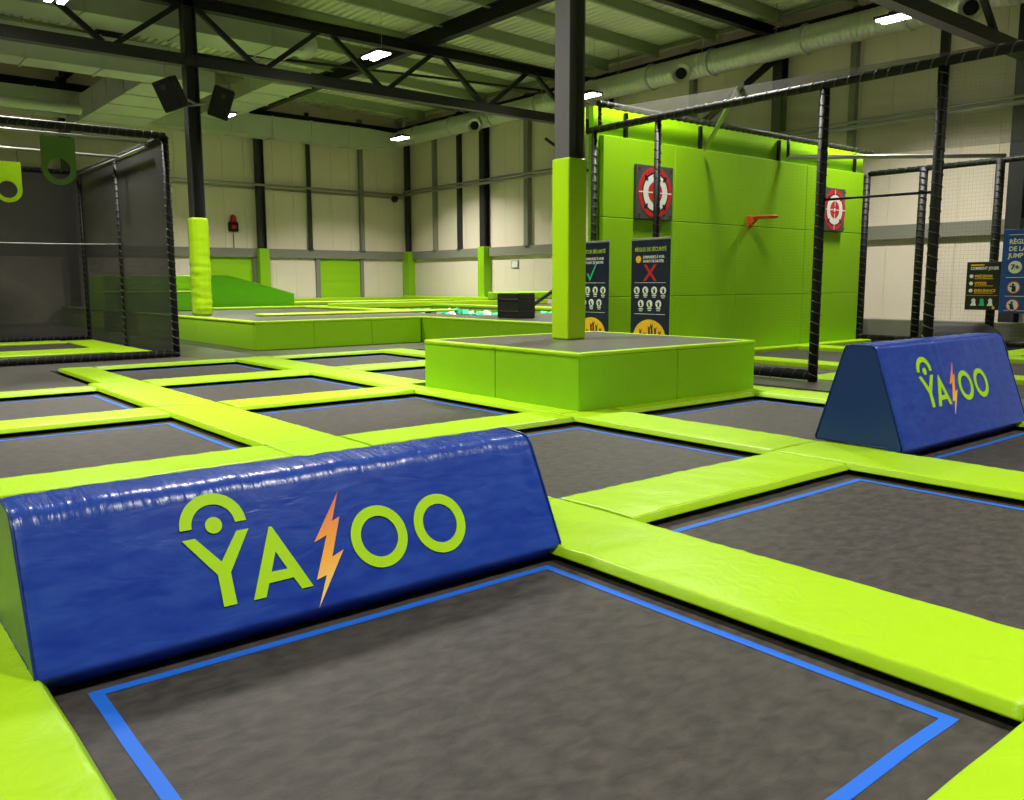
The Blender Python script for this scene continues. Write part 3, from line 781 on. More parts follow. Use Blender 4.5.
# foam cubes
cubeproto = None
random.seed(4)
k = 0
spots = []
for _ in range(46):
    spots.append((random.uniform(14.5, 18.2), random.uniform(19.1, 27.0)))
spots.sort(key=lambda p: -p[1])
fc1 = MB().bbox(-0.1, 0.1, -0.1, 0.1, -0.1, 0.1, 0.015)
for i, (x, y) in enumerate(spots):
    if i == 0:
        o1 = fc1.build('foam_cube', M_turq, label='turquoise foam cube in the foam pit', cat='foam cube', group='turquoise foam cubes in the pit', org=(0, 0, 0))
        m2 = o1.data.copy(); m2.materials.clear(); m2.materials.append(M_wfoam); o = o1
    else:
        o = o1.copy(); COL.objects.link(o)
        if i % 2:
            o.data = m2; o['label'] = 'whitish foam cube in the foam pit'; o['group'] = 'whitish foam cubes in the pit'
    o.location = (x, y, 0.56 + random.uniform(0, 0.09)); o.rotation_euler = (random.uniform(0, 1.5), random.uniform(0, 1.5), random.uniform(0, 3))
    s_ = random.uniform(0.75, 1.05); o.scale = (s_, s_, s_)
MB().box(14.22, 18.38, 18.92, 27.28, 0.08, 0.55).build('pit_filling', M_rubber, label='dark filling of the foam pit under the cubes', cat='foam', kind='stuff')

# ------------------------------------------------------------------ blue wedges with the logo
LG = dict(
 arc=[circ(1.331, 0.473, 0.150, 28, 0, 180) + [(1.233, 0.473)] + circ(1.331, 0.473, 0.098, 24, 180, 0)[1:]],
 dot=[circ(1.331, 0.475, 0.038, 20)],
 Y=[[(1.181, .430), (1.238, .430), (1.333, .307), (1.426, .432), (1.483, .432), (1.363, .252), (1.362, .11), (1.303, .11), (1.305, .252)]],
 A=[[(1.438, .108), (1.578, .421), (1.592, .421), (1.728, .108), (1.671, .108), (1.643, .168), (1.523, .166), (1.497, .108)],
    [(1.545, .215), (1.624, .213), (1.585, .303)]],
 bolt=[[(1.962, .530), (1.897, .392), (1.941, .407), (1.854, .221), (1.921, .244), (1.733, .004), (1.806, .143), (1.752, .131), (1.852, .329), (1.782, .307)]],
 O1=[circ(2.131, 0.271, 0.158, 40), circ(2.131, 0.271, 0.104, 36)],
 O2=[circ(2.498, 0.272, 0.158, 40), circ(2.498, 0.272, 0.104, 36)])
def wedge(label, x0, x1, prof, lower, upper, dx, sc_, dw, endmat, creased):
    """prof: list of (y, z, radius) corners of the cross section"""
    ycs = [p[0] for p in prof]; t = thing('blue_wedge', label, 'foam wedge', ((x0 + x1) / 2, sum(ycs) / len(ycs), min(p[1] for p in prof)))
    P = []; n = len(prof)
    for i, (y, z, r) in enumerate(prof):
        p = Vector((y, z)); a = Vector(prof[i - 1][:2]); b = Vector(prof[(i + 1) % n][:2])
        if r <= 0: P.append(p); continue
        da = (a - p).normalized(); db = (b - p).normalized()
        for k in range(7):
            s = k / 6; q = p + da * r * (1 - s) ** 2 + db * r * s ** 2; P.append(q)
    nx = 90; e = 0.02; mb = MB(); vs = []; fs = []; k = len(P)
    cy = sum(p.x for p in P) / k; cz = sum(p.y for p in P) / k
    for i in range(nx + 1):
        x = x0 + (x1 - x0) * i / nx
        ins = 0.012 if i in (0, nx) else 0
        for p in P:
            d = (p - Vector((cy, cz))).normalized()
            topw = max(0, min(1, (p.y - (upper[1] - 0.14)) / 0.14))
            dsp = 0.006 * topw * noise.noise(Vector((x * 17, p.x * 5, p.y * 5))) - 0.006 * abs(noise.noise(Vector((x * 2.4, p.x * 3, p.y * 4))))
            if p.y < 0.12: dsp = 0
            vs.append((x, p.x + d.x * (dsp - ins), p.y + d.y * (dsp - ins)))
    for i in range(nx):
        for j in range(k): fs.append((i * k + j, i * k + (j + 1) % k, (i + 1) * k + (j + 1) % k, (i + 1) * k + j))
    mb.add(vs, fs, True); body = mb.build('vinyl_cover', M_blue, t)
    if creased:
        body.data.materials.append(M_blue_top)
        for pl in body.data.polygons:
            zc = pl.center.z + ORG[t.name].z
            if zc > upper[1] - 0.075: pl.material_index = 1
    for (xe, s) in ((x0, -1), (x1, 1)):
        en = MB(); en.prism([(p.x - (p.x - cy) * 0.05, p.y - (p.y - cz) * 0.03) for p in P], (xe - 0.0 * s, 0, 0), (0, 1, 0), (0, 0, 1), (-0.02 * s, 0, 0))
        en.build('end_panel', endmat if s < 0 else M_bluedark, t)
        pp = [Vector((xe - 0.003 * s, p.x - (p.x - cy) * 0.01, p.y - (p.y - cz) * 0.01)) for p in P]; pp.append(pp[0])
        MB().tube(pp, 0.006, 6, False).build('end_piping', M_bluedark, t)
    # logo on the slanted face
    a = Vector((0, lower[0], lower[1])); b = Vector((0, upper[0], upper[1])); ey = (b - a).normalized(); nn = Vector((0, -ey.z, ey.y))
    F = (a + Vector((dx, 0, 0)) + ey * dw + nn * 0.001, Vector((sc_, 0, 0)), ey * sc_, nn)
    for nm, key, m in (('logo_arch', 'arc', M_logo), ('logo_dot', 'dot', M_logo), ('letter_y', 'Y', M_logo), ('letter_a', 'A', M_logo), ('lightning_bolt', 'bolt', M_bolt), ('letter_o', 'O1', M_logo), ('letter_o', 'O2', M_logo)):
        MB().decal(LG[key], F, 0.004).build(nm, m, t)
    return t
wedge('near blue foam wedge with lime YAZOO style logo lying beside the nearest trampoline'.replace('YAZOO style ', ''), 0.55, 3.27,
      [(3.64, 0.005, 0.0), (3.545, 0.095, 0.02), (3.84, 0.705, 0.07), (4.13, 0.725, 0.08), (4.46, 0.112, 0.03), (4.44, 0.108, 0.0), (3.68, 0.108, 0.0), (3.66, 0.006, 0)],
      (3.545, .098), (3.84, .705), 0.0, 1.0, 0.0, M_endreflect, True)
wedge('far blue foam wedge with lime logo standing at the right behind a trampoline', 7.42, 10.16,
      [(3.70, 0.005, 0.0), (3.59, 0.105, 0.02), (3.905, 1.035, 0.05), (4.19, 1.035, 0.05), (4.47, 0.112, 0.03), (4.44, 0.108, 0), (3.74, 0.108, 0), (3.72, 0.006, 0)],
      (3.59, .105), (3.905, 1.035), 8.04 - 1.178 * 0.965, 0.965, 0.334 - 0.11 * 0.965, M_bluedark, False)

# ------------------------------------------------------------------ netted structures
def laced(t, a, b, r=0.075, name='foam_post', step=0.16):
    a = Vector(a); b = Vector(b); L = (b - a).length; d = (b - a) / L
    o = MB().tube([a, b], r, 12).build(name, M_foam, t)
    ref = Vector((0, 0, 1)) if abs(d.z) < 0.9 else Vector((1, 0, 0))
    x = d.cross(ref).normalized(); y = x.cross(d).normalized()
    P = []; k = 0; m = max(8, int(L / step * 10))
    for i in range(m + 1):
        g = 2 * PI * i / 10; P.append(a + d * (L * i / m) + (x * math.cos(g) + y * math.sin(g)) * (r + 0.004))
    MB().tube(P, 0.009, 4, False).build('lacing', M_lacehelix, o)
    return o
def panel(t, quad, m, name='net_panel'):
    q = [Vector(p) for p in quad]; n = (q[1] - q[0]).cross(q[3] - q[0]).normalized() * 0.004
    return MB().add([p - n for p in q] + [p + n for p in q], [(0, 1, 2, 3)]).build(name, m, t)
XC, YC0, YC1, ZC = 6.06, 18.75, 26.0, 4.62
cg = thing('netted_cage', 'tall black netted cage standing on the walkway at the left edge', 'net cage', (2, 22, 0.06))
for (x, y) in ((XC, YC0), (XC, 22.45), (XC, YC1), (-2.4, YC0), (-2.4, YC1), (1.6, YC1)):
    laced(cg, (x, y, 0.07), (x, y, ZC), 0.07 if y == YC0 else 0.055)
laced(cg, (-2.4, YC0, ZC + 0.02), (XC, YC0, ZC + 0.02), 0.075, 'foam_rail'); laced(cg, (-2.4, YC0, 0.14), (XC, YC0, 0.14), 0.075, 'foam_rail')
laced(cg, (XC, YC0, ZC), (XC, YC1, ZC), 0.05, 'foam_rail'); laced(cg, (-2.4, YC1, ZC), (XC, YC1, ZC), 0.06, 'foam_rail')
laced(cg, (-2.4, YC1, 0.14), (XC, YC1, 0.14), 0.06, 'foam_rail')
MB().tube([(XC - 0.3, YC0 + 0.15, 4.5), (-2.4, YC0 + 0.15, 4.5)], 0.03, 8).build('steel_tube', M_galv, cg)
MB().tube([(XC - 0.1, 21.6, 4.52), (-2.4, 21.6, 4.52)], 0.035, 8).build('steel_tube', M_galv, cg)
MB().tube([(XC - 0.12, YC0 + 0.9, 4.52), (XC - 0.12, YC1 - 0.2, 4.52)], 0.035, 8).build('steel_tube', M_galv, cg)
pts = [(-2.4 + (XC + 2.4) * i / 16, 25.2 - 0.0 * i, 2.72 - 0.28 * (1 - ((i - 12) / 12) ** 2) + 0.1) for i in range(17)]
MB().tube([(x, 22.4, z) for x, y, z in pts], 0.014, 6).build('cable', M_lace, cg)
panel(cg, [(XC, YC0, 0.1), (XC, YC1, 0.1), (XC, YC1, ZC), (XC, YC0, ZC)], M_net3)
panel(cg, [(-2.4, YC1, 0.1), (XC, YC1, 0.1), (XC, YC1, ZC), (-2.4, YC1, ZC)], M_net2)
panel(cg, [(-2.4, YC0, 0.1), (-2.4, YC1, 0.1), (-2.4, YC1, ZC), (-2.4, YC0, ZC)], M_net3)
panel(cg, [(-2.4, YC0, ZC), (XC, YC0, ZC), (XC, YC1, ZC), (-2.4, YC1, ZC)], M_netroof)
# ring targets hanging in the cage
def ring_target(x, y, zt, w_, h, label, m):
    r = w_ / 2; outer = [(-r, 0), (-r, -(h - r))] + circ(0, -(h - r), r, 24, 180, 360)[1:] + [(r, 0)]
    t = thing('ring_target', label, 'ring target', (x, y, zt - h))
    MB().decal([outer, circ(0, -(h - r), r * 0.66, 28)], ((x, y, zt), (1, 0, 0), (0, 0, 1), (0, -1, 0)), 0.03).build('target_plate', m, t)
    for s in (-1, 1): MB().tube([(x + s * r * 0.8, y, zt), (x + s * r * 0.8, y, 4.6)], 0.008, 5).build('hanging_cord', M_rubber, t)
M_plateshade = mat('shaded_green_plate', rgb(84, 118, 42), 0.6)  # green plate with its backlit shade put into the base colour
ring_target(4.09, 19.05, 4.47, 0.62, 0.92, 'green hanging plate in painted shade with round hole near the cage front', M_plateshade)
ring_target(3.66, 21.95, 4.28, 0.56, 0.88, 'bright lime hanging plate with round hole at the picture left edge', M_pad)
# pads and mat in the left cage
def cpad(x0, x1, y0, y1, label, z0=0.062, z1=0.12):
    MB().bbox(x0, x1, y0, y1, z0, z1, 0.025).build('cage_pad', M_pad, label=label, cat='safety pad', group='lime pads on the cage floors')
cpad(-2.2, 5.2, 20.6, 22.1, 'lime pad on the near side of the mat inside the left cage')
cpad(5.22, 5.95, 20.0, 25.3, 'lime pad on the right side of the mat inside the left cage')
cpad(-2.2, 5.2, 24.7, 25.6, 'lime pad on the far side of the mat inside the left cage')
MB().box(-2.2, 5.2, 22.1, 24.7, 0.061, 0.075).build('jump_bed', M_bed, label='grey jump mat on the floor inside the left netted cage', cat='mat')

# right court: green wall, front net frame, pads
YG = 12.0
gw = thing('padded_wall', 'large lime green padded wall with two targets at the right', 'padded wall', (17, 12.2, 0.0))
xs = [12.1, 14.2, 16.4, 19.1, 21.75]
for i in range(4):
    for (z0, z1) in ((0.0, 1.32), (1.32, 2.87), (2.87, 4.42)):
        MB().bbox(xs[i] + 0.004, xs[i + 1] - 0.004, YG, YG + 0.12, z0 + 0.004, z1 - 0.004, 0.012).build('wall_panel', M_wallgreen, gw)
MB().box(11.95, 21.9, YG + 0.13, YG + 0.25, 0.0, 4.95).build('upper_board', M_side, gw)
MB().bbox(11.6, 11.88, YG + 0.25, YG + 0.5, 0.0, 4.93, 0.03).build('left_return', M_side, gw)
for x in (12.8, 15.1, 18.0, 19.9, 21.4): MB().box(x - 0.03, x + 0.03, YG + 0.05, YG + 0.12, 4.42, 4.9).build('prop', M_black, gw)
rc = thing('court_frame', 'black laced net frame enclosing the court at the right', 'net frame', (12, 8, 0.06))
for (x, y, z0, z1, r) in ((12, 7.3, 0.07, 4.5, 0.072), (12, 5.57, 0.07, 4.5, 0.068), (12, 10.55, 0.3, 4.5, 0.06), (11.97, 12.12, 0.07, 4.5, 0.055), (12, 2.4, 0.07, 4.5, 0.08),
                          (22, 12.05, 0.07, 4.4, 0.09), (22, 10.55, 0.07, 4.45, 0.10), (22, 8.75, 0.07, 4.45, 0.10), (22, 4.0, 0.07, 4.45, 0.10)):
    laced(rc, (x, y, z0), (x, y, z1), r)
laced(rc, (11.97, 12.3, 4.5), (11.97, 2.4, 4.5), 0.065, 'foam_rail', 0.2)
laced(rc, (12, 7.3, 0.17), (12, 11.9, 0.17), 0.08, 'foam_rail', 0.2)
laced(rc, (11.9, YG - 0.05, 4.96), (22, YG - 0.05, 4.96), 0.06, 'foam_rail', 0.2)
laced(rc, (22, 12.0, 4.42), (22, 2.4, 4.42), 0.07, 'foam_rail', 0.25)
laced(rc, (22, 12.0, 0.14), (22, 2.4, 0.14), 0.07, 'foam_rail', 0.25)
laced(rc, (11.99, 12.0, 4.55), (11.99, 12.0, 4.96), 0.035)
MB().tube([(18.1, 11.9, 4.5), (21.85, 8.6, 4.5)], 0.05, 8).build('steel_tube', M_galv, rc)
MB().tube([(18.1, 11.9, 4.5), (18.1, 11.9, 4.9)], 0.04, 8).build('steel_tube', M_black, rc)
MB().tube([(12, 8.8, 4.78), (12.4, 9.2, 4.74), (15.05, 11.9, 4.42)], 0.045, 8).build('steel_brace', M_galv, rc)
MB().tube([(12, 7.3, 2.83), (12, 5.6, 2.81)], 0.02, 6).build('cross_cord', M_rubber, rc)
panel(rc, [(12, 7.3, 0.2), (12, 11.95, 0.2), (12, 11.95, 4.5), (12, 7.3, 4.5)], M_netR)
panel(rc, [(12, 2.4, 4.5), (12, 10.5, 4.5), (12.2, 11.9, 4.9), (22, 11.9, 4.9)], M_netRoofR)
panel(rc, [(12, 2.4, 4.5), (22, 11.9, 4.9), (22, 2.4, 4.6), (17, 2.4, 4.5)], M_netRoofR)
panel(rc, [(22, 12.0, 0.2), (22, 2.4, 0.2), (22, 2.4, 4.42), (22, 12.0, 4.42)], M_netR)
panel(rc, [(12, 2.4, 0.2), (12, 5.5, 0.2), (12, 5.5, 4.5), (12, 2.4, 4.5)], M_netR)
# court floor: mats and pads
def cmat(x0, x1, y0, y1, label):
    MB().box(x0, x1, y0, y1, -0.35, -0.0).build('jump_bed', M_bed, label=label, cat='mat')
cmat(12.5, 14.6, 7.75, 11.6, 'grey jump mat in the court directly behind the front net rail')
cmat(15.2, 18.4, 7.75, 11.65, 'grey jump mat in the court at the foot of the green wall')
cmat(19.1, 21.6, 7.75, 11.65, 'grey jump mat at the far end of the green wall')
cmat(12.5, 14.6, 3.2, 7.05, 'grey jump mat in the court entrance behind the far blue wedge')
cmat(15.2, 18.4, 3.2, 7.05, 'grey jump mat at the right edge deep in the court')
cmat(19.1, 21.6, 3.2, 7.05, 'grey jump mat nearest the grey wall band at the right edge')
def gpad(x0, x1, y0, y1, label): cpad(x0, x1, y0, y1, label, -0.35, 0.09)
gpad(12.35, 21.95, 11.66, 11.98, 'thin lime pad along the foot of the green wall')
gpad(12.36, 21.95, 7.06, 7.74, 'lime cross pad in the court running toward the right')
gpad(14.61, 15.19, 7.76, 11.64, 'lime pad in the court parallel to the front net, first row')
gpad(18.41, 19.09, 7.76, 11.64, 'lime pad in the court parallel to the front net, second row')
gpad(14.61, 15.19, 3.2, 7.04, 'lime pad at the right edge beyond the far wedge, first row')
gpad(18.41, 19.09, 3.2, 7.04, 'lime pad at the right edge beyond the far wedge, second row')
gpad(21.61, 21.95, 3.2, 7.04, 'lime pad at the right edge under the far net rail')
MB().bbox(22.35, 22.6, 2.4, 12.4, 0.062, 0.62, 0.03).build('low_grey_band', M_lintel, label='low added strip for the grey wall band behind the far net of the right court', cat='barrier')  # added block standing in for a grey band low on the wall
# black bolster behind the far wedge
bl = thing('black_bolster', 'dark rounded foam bolster lying behind the far blue wedge', 'bolster', (13, 5.4, 0.0))
prof = [(0.0, 0.0)] + [(0.3 - 0.3 * math.cos(math.radians(a)), 0.72 + 0.3 * math.sin(math.radians(a))) for a in range(0, 181, 15)] + [(0.6, 0.0)]
mbb = MB()
vsb = []; nb = 20
for i in range(nb + 1):
    s = i / nb; yv = 4.92 + 1.0 * s; q = min(1.0, math.sqrt(max(0.0, 1 - ((0.32 - s) / 0.32) ** 2))) if s < 0.32 else 1.0 - 0.12 * (s - .32)
    for (u, w_) in prof: vsb.append((12.5 + u, yv, 0.0 + w_ * (0.72 + 0.28 * q)))
kk = len(prof)
fsb = [(i * kk + j, i * kk + (j + 1) % kk, (i + 1) * kk + (j + 1) % kk, (i + 1) * kk + j) for i in range(nb) for j in range(kk)]
fsb += [tuple(range(kk)), tuple(nb * kk + j for j in range(kk))]
mbb.add(vsb, fsb, True); mbb.build('foam_body', M_foam, bl)
for y_ in (5.3, 5.7): MB().box(12.475, 12.495, y_, y_ + 0.03, 0.1, 0.8).build('strap', M_lacecord, bl)

# targets on the green wall
def target(x0, x1, z0, z1, label):
    cx, cz = (x0 + x1) / 2, (z0 + z1) / 2; t = thing('wall_target', label, 'target', (cx, YG, z0))
    MB().bbox(x0, x1, YG - 0.09, YG - 0.002, z0, z1, 0.02).build('board', M_tgrey, t)
    F = ((cx, YG - 0.09, cz), (1, 0, 0), (0, 0, 1), (0, -1, 0))
    MB().decal([circ(0, 0, 0.50, 48), circ(0, 0, 0.40, 48)], F, 0.006).build('outer_red_ring', M_red, t)
    MB().decal([circ(0, 0, 0.40, 48), circ(0, 0, 0.365, 48)], F, 0.007).build('black_ring', M_print, t)
    MB().decal([circ(0, 0, 0.365, 48), circ(0, 0, 0.215, 40)], F, 0.006).build('white_ring', M_white, t)
    MB().decal([circ(0, 0, 0.21, 40), circ(0, 0, 0.12, 32)], F, 0.006).build('inner_red_ring', M_red, t)
    MB().decal([circ(0, 0, 0.11, 32), circ(0, 0, 0.05, 24)], F, 0.006).build('bull_ring', M_red, t)
    MB().decal([circ(0, 0, 0.045, 20)], F, 0.006).build('bullseye', M_white, t)
    mk = MB()
    for a in (45, 135, 225, 315):
        c, s = math.cos(math.radians(a)), math.sin(math.radians(a)); pc = lambda r, d: (r * c - d * s, r * s + d * c)
        mk.decal([[pc(0.31, 0), pc(0.38, 0.05), pc(0.46, 0.02), pc(0.46, -0.02), pc(0.38, -0.05)]], F, 0.009)
    mk.build('black_markers', M_print, t)
    mw = MB()
    for a in (0, 90, 180, 270):
        c, s = math.cos(math.radians(a)), math.sin(math.radians(a)); pc = lambda r, d: (r * c - d * s, r * s + d * c)
        mw.decal([[pc(0.08, -0.012), pc(0.49, -0.012), pc(0.49, 0.012), pc(0.08, 0.012)]], F, 0.008)
    mw.build('white_cross_lines', M_white, t)
    bo = MB()
    for sx in (-1, 1):
        for sz in (-1, 1): bo.decal([circ(sx * 0.47, sz * 0.45, 0.02, 10)], F, 0.01)
    bo.build('bolts', M_print, t)
target(12.95, 14.05, 2.87, 3.94, 'red and white round target on a grey board, above the rules banner')
target(19.76, 20.73, 2.87, 3.94, 'red and white target board at the far end of the green wall')
# orange hoop arm
oh = thing('orange_hoop', 'orange hoop on a bracket sticking out of the green wall', 'hoop', (16.9, 11.6, 2.8))
MB().bbox(16.72, 16.9, YG - 0.05, YG - 0.002, 2.84, 3.1, 0.01).build('bracket', M_orange, oh)
MB().prism([(YG - 0.05, 2.87), (YG - 0.05, 3.08), (YG - 0.22, 3.08), (YG - 0.22, 3.02)], (16.75, 0, 0), (0, 1, 0), (0, 0, 1), (0.12, 0, 0)).build('arm', M_orange, oh)
pts = [(16.81 + 0.25 * math.sin(a), YG - 0.44 + 0.25 * math.cos(a), 3.055) for a in [2 * PI * i / 32 for i in range(33)]]
MB().tube(pts, 0.028, 8, False).build('rim', M_orange, oh)

# ------------------------------------------------------------------ signs
def circles(t, F, pts, r, m=M_white, figs=True, red=None):
    for i, (x, y) in enumerate(pts):
        d = MB().decal([circ(x, y, r, 24)], F, 0.004).build('pictogram', m, t)
        f_ = MB(); rr = random.Random(i + 3)
        f_.decal([circ(x + rr.uniform(-.2, .2) * r, y + 0.42 * r, 0.2 * r, 10)], F, 0.006)
        a = rr.uniform(-0.3, 0.3)
        f_.decal([[(x - 0.3 * r, y - 0.7 * r), (x + 0.35 * r, y - 0.7 * r), (x + (0.28 + a) * r, y + 0.2 * r), (x - (0.25 - a) * r, y + 0.25 * r)]], F, 0.006)
        f_.decal([[(x - 0.6 * r, y + 0.1 * r), (x - 0.1 * r, y - 0.1 * r), (x - 0.1 * r, y + 0.1 * r), (x - 0.55 * r, y + 0.3 * r)]], F, 0.006)
        f_.build('figure', M_print, d)
        if red: MB().decal([circ(x, y, r * 1.02, 24), circ(x, y, r * 0.86, 24)], F, 0.007).build('red_ring', M_red, d)
def banner(label, xp, yc, w_, zb, zt, kind):
    t = thing('rollup_banner', label, 'roll-up banner', (xp, yc, zb))
    MB().bbox(xp, xp + 0.012, yc - w_ / 2, yc + w_ / 2, zb + 0.09, zt, 0.004).build('printed_sheet', M_navy, t)
    MB().bbox(xp - 0.012, xp + 0.022, yc - w_ / 2 - 0.005, yc + w_ / 2 + 0.005, zt, zt + 0.035, 0.008).build('top_rail', M_galv, t)
    MB().bbox(xp - 0.1, xp + 0.12, yc - w_ / 2 - 0.01, yc + w_ / 2 + 0.01, zb + 0.002, zb + 0.09, 0.02).build('base_case', M_galv, t)
    MB().tube([(xp + 0.03, yc, zb + 0.08), (xp + 0.03, yc, zt + 0.02)], 0.012, 6).build('support_pole', M_galv, t)
    F = lambda u, v: ((xp - 0.001, yc - u, v), (0, -1, 0), (0, 0, 1), (-1, 0, 0))
    hh = zt - zb
    text_obj('title_text', 'RÈGLES DE SÉCURITÉ', 0.082, F(0, zt - 0.19), M_ygreen, t, 'CENTER', 0.001, 0.92, 1.15)
    MB().decal([circ(0, 0, 0.062, 20)], F(-0.27, zt - 0.325), 0.004).build('yellow_badge', M_yellow, t)
    text_obj('notice_text', 'DEMANDEZ À VOIR', 0.06, F(-0.165, zt - 0.312), M_white, t, 'LEFT', 0.001, 0.9, 1.1)
    text_obj('notice_text', 'AVANT DE SAUTER', 0.06, F(-0.165, zt - 0.382), M_white, t, 'LEFT', 0.001, 0.9, 1.1)
    cz = zt - 0.555
    if kind == 'x':
        mb = MB()
        for s in (-1, 1):
            mb.decal([[(-0.12 * s - 0.03, -0.14), (-0.12 * s + 0.03, -0.14), (0.12 * s + 0.03, 0.14), (0.12 * s - 0.03, 0.14)]], F(0, cz), 0.004 + 0.0005 * s)
        mb.build('red_cross', M_red, t)
    else:
        MB().decal([[(-0.12, -0.01), (-0.04, -0.14), (0.13, 0.16), (0.10, 0.17), (-0.04, -0.07), (-0.09, 0.01)]], F(0, cz), 0.004).build('green_tick', M_cyan, t)
    ln = MB()
    for z in (zt - 0.73, zt - 1.27): ln.decal([[(-w_ * 0.4, 0), (w_ * 0.4, 0), (w_ * 0.4, 0.006), (-w_ * 0.4, 0.006)]], F(0, z), 0.003)
    ln.build('divider_lines', M_white, t)
    r = 0.066
    circles(t, F(0, 0), [(-0.3, zt - 0.86), (-0.1, zt - 0.86), (0.1, zt - 0.86), (0.3, zt - 0.86)], r)
    circles(t, F(0, 0), [(-0.2, zt - 1.09), (0.0, zt - 1.09), (0.2, zt - 1.09)], r)
    for (u, v) in ((-0.3, -0.96), (-0.1, -0.95), (0.1, -0.95), (0.3, -0.96), (-0.2, -1.19), (0.0, -1.18), (0.2, -1.18)):
        cap = MB(); cap.decal([[(u - 0.05, zt + v), (u + 0.05, zt + v), (u + 0.05, zt + v + 0.018), (u - 0.05, zt + v + 0.018)]], F(0, 0), 0.003)
        cap.decal([[(u - 0.035, zt + v - 0.03), (u + 0.035, zt + v - 0.03), (u + 0.035, zt + v - 0.016), (u - 0.035, zt + v - 0.016)]], F(0, 0), 0.003)
        cap.build('caption', M_white, t)
    hy = zt - 1.68
    MB().decal([circ(0, hy, w_ * 0.42, 36, 0, 180, 0.32)], F(0, 0), 0.003).build('yellow_dome', M_yellow, t)
    hm = MB()
    for (u, h_) in ((-0.2, 0.16), (-0.1, 0.10), (0.0, 0.22), (0.06, 0.26), (0.14, 0.2), (0.24, 0.13)):
        hm.decal([[(u - 0.035, hy), (u + 0.035, hy), (u + 0.02, hy + h_ * 0.6), (u + 0.035, hy + h_), (u, hy + h_ * 0.8), (u - 0.03, hy + h_), (u - 0.02, hy + h_ * 0.5)]], F(0, 0), 0.005)
    hm.build('raised_hands', M_brown, t)
banner('navy rules banner with a red cross standing right of the centre column', 11.3, 10.05, 0.88, 0.06, 2.33, 'x')
banner('navy rules banner with a green tick half hidden behind the centre column', 11.3, 11.48, 0.88, 0.06, 2.33, 't')
# right hand signs
XS = 21.8
s1 = thing('rules_sign', 'small black sign with yellow words hanging on a net post at the right', 'sign', (XS, 8.9, 0.93))
MB().bbox(XS, XS + 0.03, 8.50, 9.27, 0.93, 2.07, 0.01).build('sign_panel', M_sblack, s1)
F1 = lambda u, v: ((XS - 0.002, 9.27 - u, v), (0, -1, 0), (0, 0, 1), (-1, 0, 0))
text_obj('heading_text', 'COMMENT JOUER', 0.085, F1(0.09, 1.885), M_white, s1, 'LEFT', 0.002, 0.92, 1.15)
MB().decal([[(0.09, 1.98), (0.40, 1.98), (0.40, 2.01), (0.09, 2.01)]], F1(0, 0), 0.003).build('heading_bar', M_yellow, s1)
for wd_, z in (('PRÉCISION', 1.70), ('VITESSE', 1.53), ('ENDURANCE', 1.36)):
    text_obj('item_text', wd_, 0.085, F1(0.2, z), M_yellow, s1, 'LEFT', 0.002, 0.95, 1.1)
    MB().decal([circ(0.12, z + 0.03, 0.045, 14)], F1(0, 0), 0.004).build('item_icon', M_white, s1)
    MB().decal([[(0.2, z - 0.035), (0.62, z - 0.035), (0.62, z - 0.022), (0.2, z - 0.022)]], F1(0, 0), 0.003).build('item_line', M_yellow, s1)
MB().decal([[(0.02, 1.27), (0.74, 1.27), (0.74, 1.277), (0.02, 1.277)]], F1(0, 0), 0.003).build('divider_line', M_yellow, s1)
for u, m in ((0.2, M_white), (0.39, M_cyan), (0.58, M_white)):
    MB().decal([[(u - 0.07, 1.03), (u + 0.07, 1.03), (u + 0.04, 1.12), (u + 0.05, 1.17), (u, 1.21), (u - 0.05, 1.17), (u - 0.03, 1.11)]], F1(0, 0), 0.004).build('player_figure', m, s1)
MB().decal([circ(0.66, 0.985, 0.035, 14)], F1(0, 0), 0.004).build('small_badge', M_yellow, s1)
s2 = thing('rules_sign', 'tall blue rules sign with round pictograms at the right picture edge', 'sign', (21.6, 7.7, 0.87))
MB().bbox(21.6, 21.63, 6.95, 8.42, 0.87, 2.79, 0.01).build('sign_panel', M_sblue, s2)
F2 = lambda u, v: ((21.598, 8.42 - u, v), (0, -1, 0), (0, 0, 1), (-1, 0, 0))
for wd_, z in (('RÈGLES', 2.46), ('DE LA', 2.30), ('JUMP', 2.145)):
    text_obj('heading_text', wd_, 0.14, F2(0.14, z), M_white, s2, 'LEFT', 0.004, 1.0, 1.05)
dd = MB().decal([circ(0.30, 1.93, 0.145, 30)], F2(0, 0), 0.004).build('age_badge', M_white, s2)
F3 = ((21.59, 8.42 - 0.21, 1.875), (0, -1, 0), (0, 0, 1), (-1, 0, 0))
text_obj('age_text', '7+', 0.17, F3, M_print, dd, 'LEFT', 0.004)
circles(s2, F2(0, 0), [(0.30, 1.47), (0.30, 1.06), (0.72, 1.47), (0.72, 1.06), (1.12, 1.47), (1.12, 1.06)], 0.145, M_white, True, True)
for z in (2.66, 1.69, 1.26, 0.93):
    MB().decal([[(0.12, z), (1.35, z), (1.35, z + 0.012), (0.12, z + 0.012)]], F2(0, 0), 0.003).build('divider_line', M_white, s2)

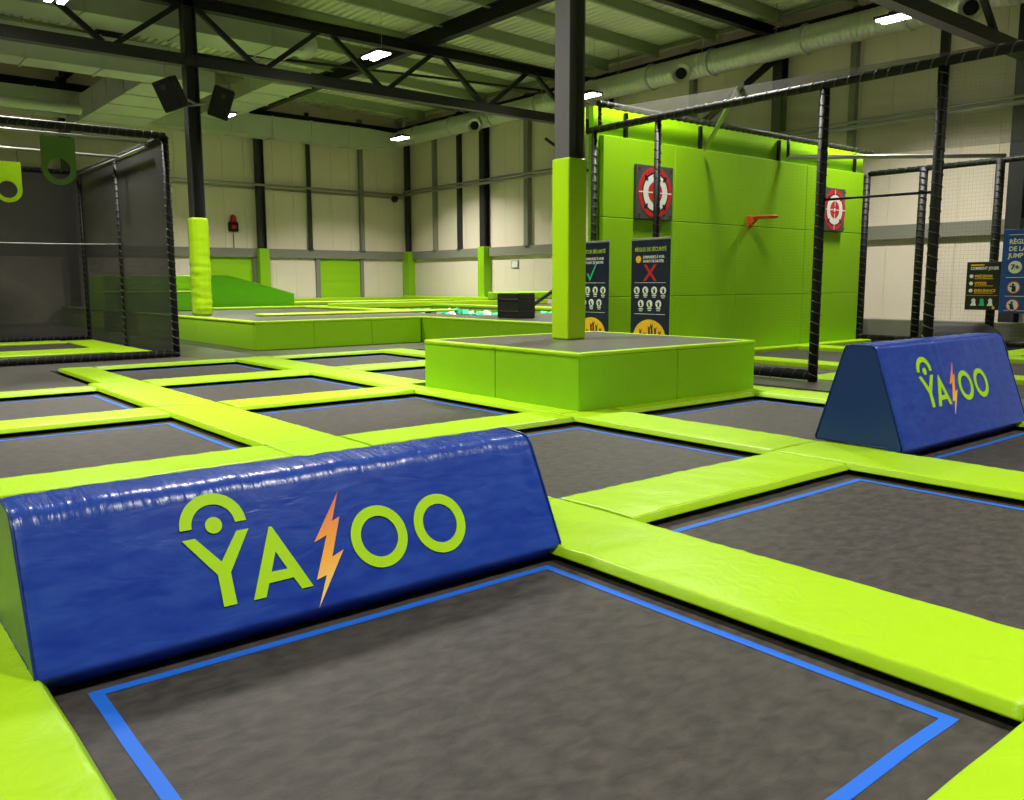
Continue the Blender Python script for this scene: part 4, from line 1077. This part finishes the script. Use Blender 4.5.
# ------------------------------------------------------------------ small wall equipment and speakers
def speaker(c, yaw, tilt, label, side):
    t = thing('loudspeaker', label, 'loudspeaker', c)
    M = Matrix.Translation(Vector(c)) @ Matrix.Rotation(yaw, 4, 'Z') @ Matrix.Rotation(tilt, 4, 'X') @ Matrix.Rotation(-0.3 * side, 4, 'Y') 
    MB().bbox(-0.27, 0.27, -0.2, 0.25, -0.4, 0.4, 0.04, M).build('cabinet', M_foam, t)
    MB().bbox(-0.25, 0.25, -0.225, -0.2, -0.38, 0.38, 0.01, M).build('grille', M_rubber, t)
    g = MB(); g.tube([M @ Vector((0, -0.23, 0.2)), M @ Vector((0, -0.226, 0.2))], 0.07, 16); g.build('horn', M_lacecord, t)
    MB().tube([M @ Vector((0, 0.2, 0)), Vector((8.66 - side * -0.18, 24.28, c[2] - 0.1))], 0.035, 8).build('bracket', M_galv, t)
    MB().tube([M @ Vector((0.05, 0.1, 0.4)), Vector((c[0], 24.25, 7.45))], 0.012, 5).build('safety_chain', M_galv, t)
speaker((7.9, 23.8, 6.55), -0.75, 0.3, 'black loudspeaker tilted on the left side of the dark column', 1)
speaker((9.25, 23.8, 6.5), -0.35, 0.3, 'black loudspeaker tilted on the right side of the dark column', -1)
al = thing('alarm_beacon', 'red alarm beacon above a black box on the back wall', 'alarm', (15.5, 39.1, 3.98))
MB().bbox(15.28, 15.74, YB - 0.12, YB - 0.002, 4.0, 4.42, 0.03).build('black_box', M_rubber, al)
MB().bbox(15.4, 15.62, YB - 0.14, YB - 0.12, 4.12, 4.3, 0.01).build('red_face', M_red, al)
MB().tube([(15.51, YB - 0.1, 4.43), (15.51, YB - 0.1, 4.55), (15.51, YB - 0.1, 4.68), (15.51, YB - 0.1, 4.76)], 0.13, 14, True, [0.15, 0.14, 0.12, 0.05]).build('beacon_dome', M_red, al)
MB().tube([(15.51, YB - 0.03, 3.26), (15.51, YB - 0.03, 4.0)], 0.02, 6).build('cable', M_lintel, al)
cc = thing('security_camera', 'small dark dome camera on the rail in the far corner', 'camera', (23.9, 38.7, 5.8))
MB().tube([(23.9, 38.7, 5.75), (23.9, 38.7, 5.82), (23.9, 38.7, 5.95), (23.9, 38.7, 6.05)], 0.2, 14, True, [0.1, 0.17, 0.2, 0.12]).build('dome', M_rubber, cc)
MB().tube([(23.9, 38.7, 6.0), (24.4, 38.7, 6.1)], 0.05, 8).build('arm', M_galv, cc)
nb_ = thing('wall_notice', 'small white framed notice on the right wall above the black box', 'notice', (24.98, 30.3, 2.3))
MB().box(24.96, 24.98, 30.05, 30.55, 2.28, 2.62).build('frame', M_lintel, nb_)
MB().box(24.95, 24.96, 30.1, 30.5, 2.31, 2.59).build('sheet', M_white, nb_)

# ------------------------------------------------------------------ world and colour management
wd2 = bpy.data.worlds.new('world'); sc.world = wd2; wd2.use_nodes = True
wd2.node_tree.nodes['Background'].inputs[0].default_value = (0.5, 0.5, 0.48, 1)
wd2.node_tree.nodes['Background'].inputs[1].default_value = 0.1
vs_ = sc.view_settings
sc.display_settings.display_device = 'sRGB'
vs_.view_transform = 'Standard'; vs_.look = 'None'; vs_.gamma = 1.0; vs_.use_curve_mapping = False
vs_.exposure = 0.12
sc.cycles.max_bounces = 10; sc.cycles.diffuse_bounces = 5; sc.cycles.transparent_max_bounces = 16
sc.cycles.sample_clamp_indirect = 6
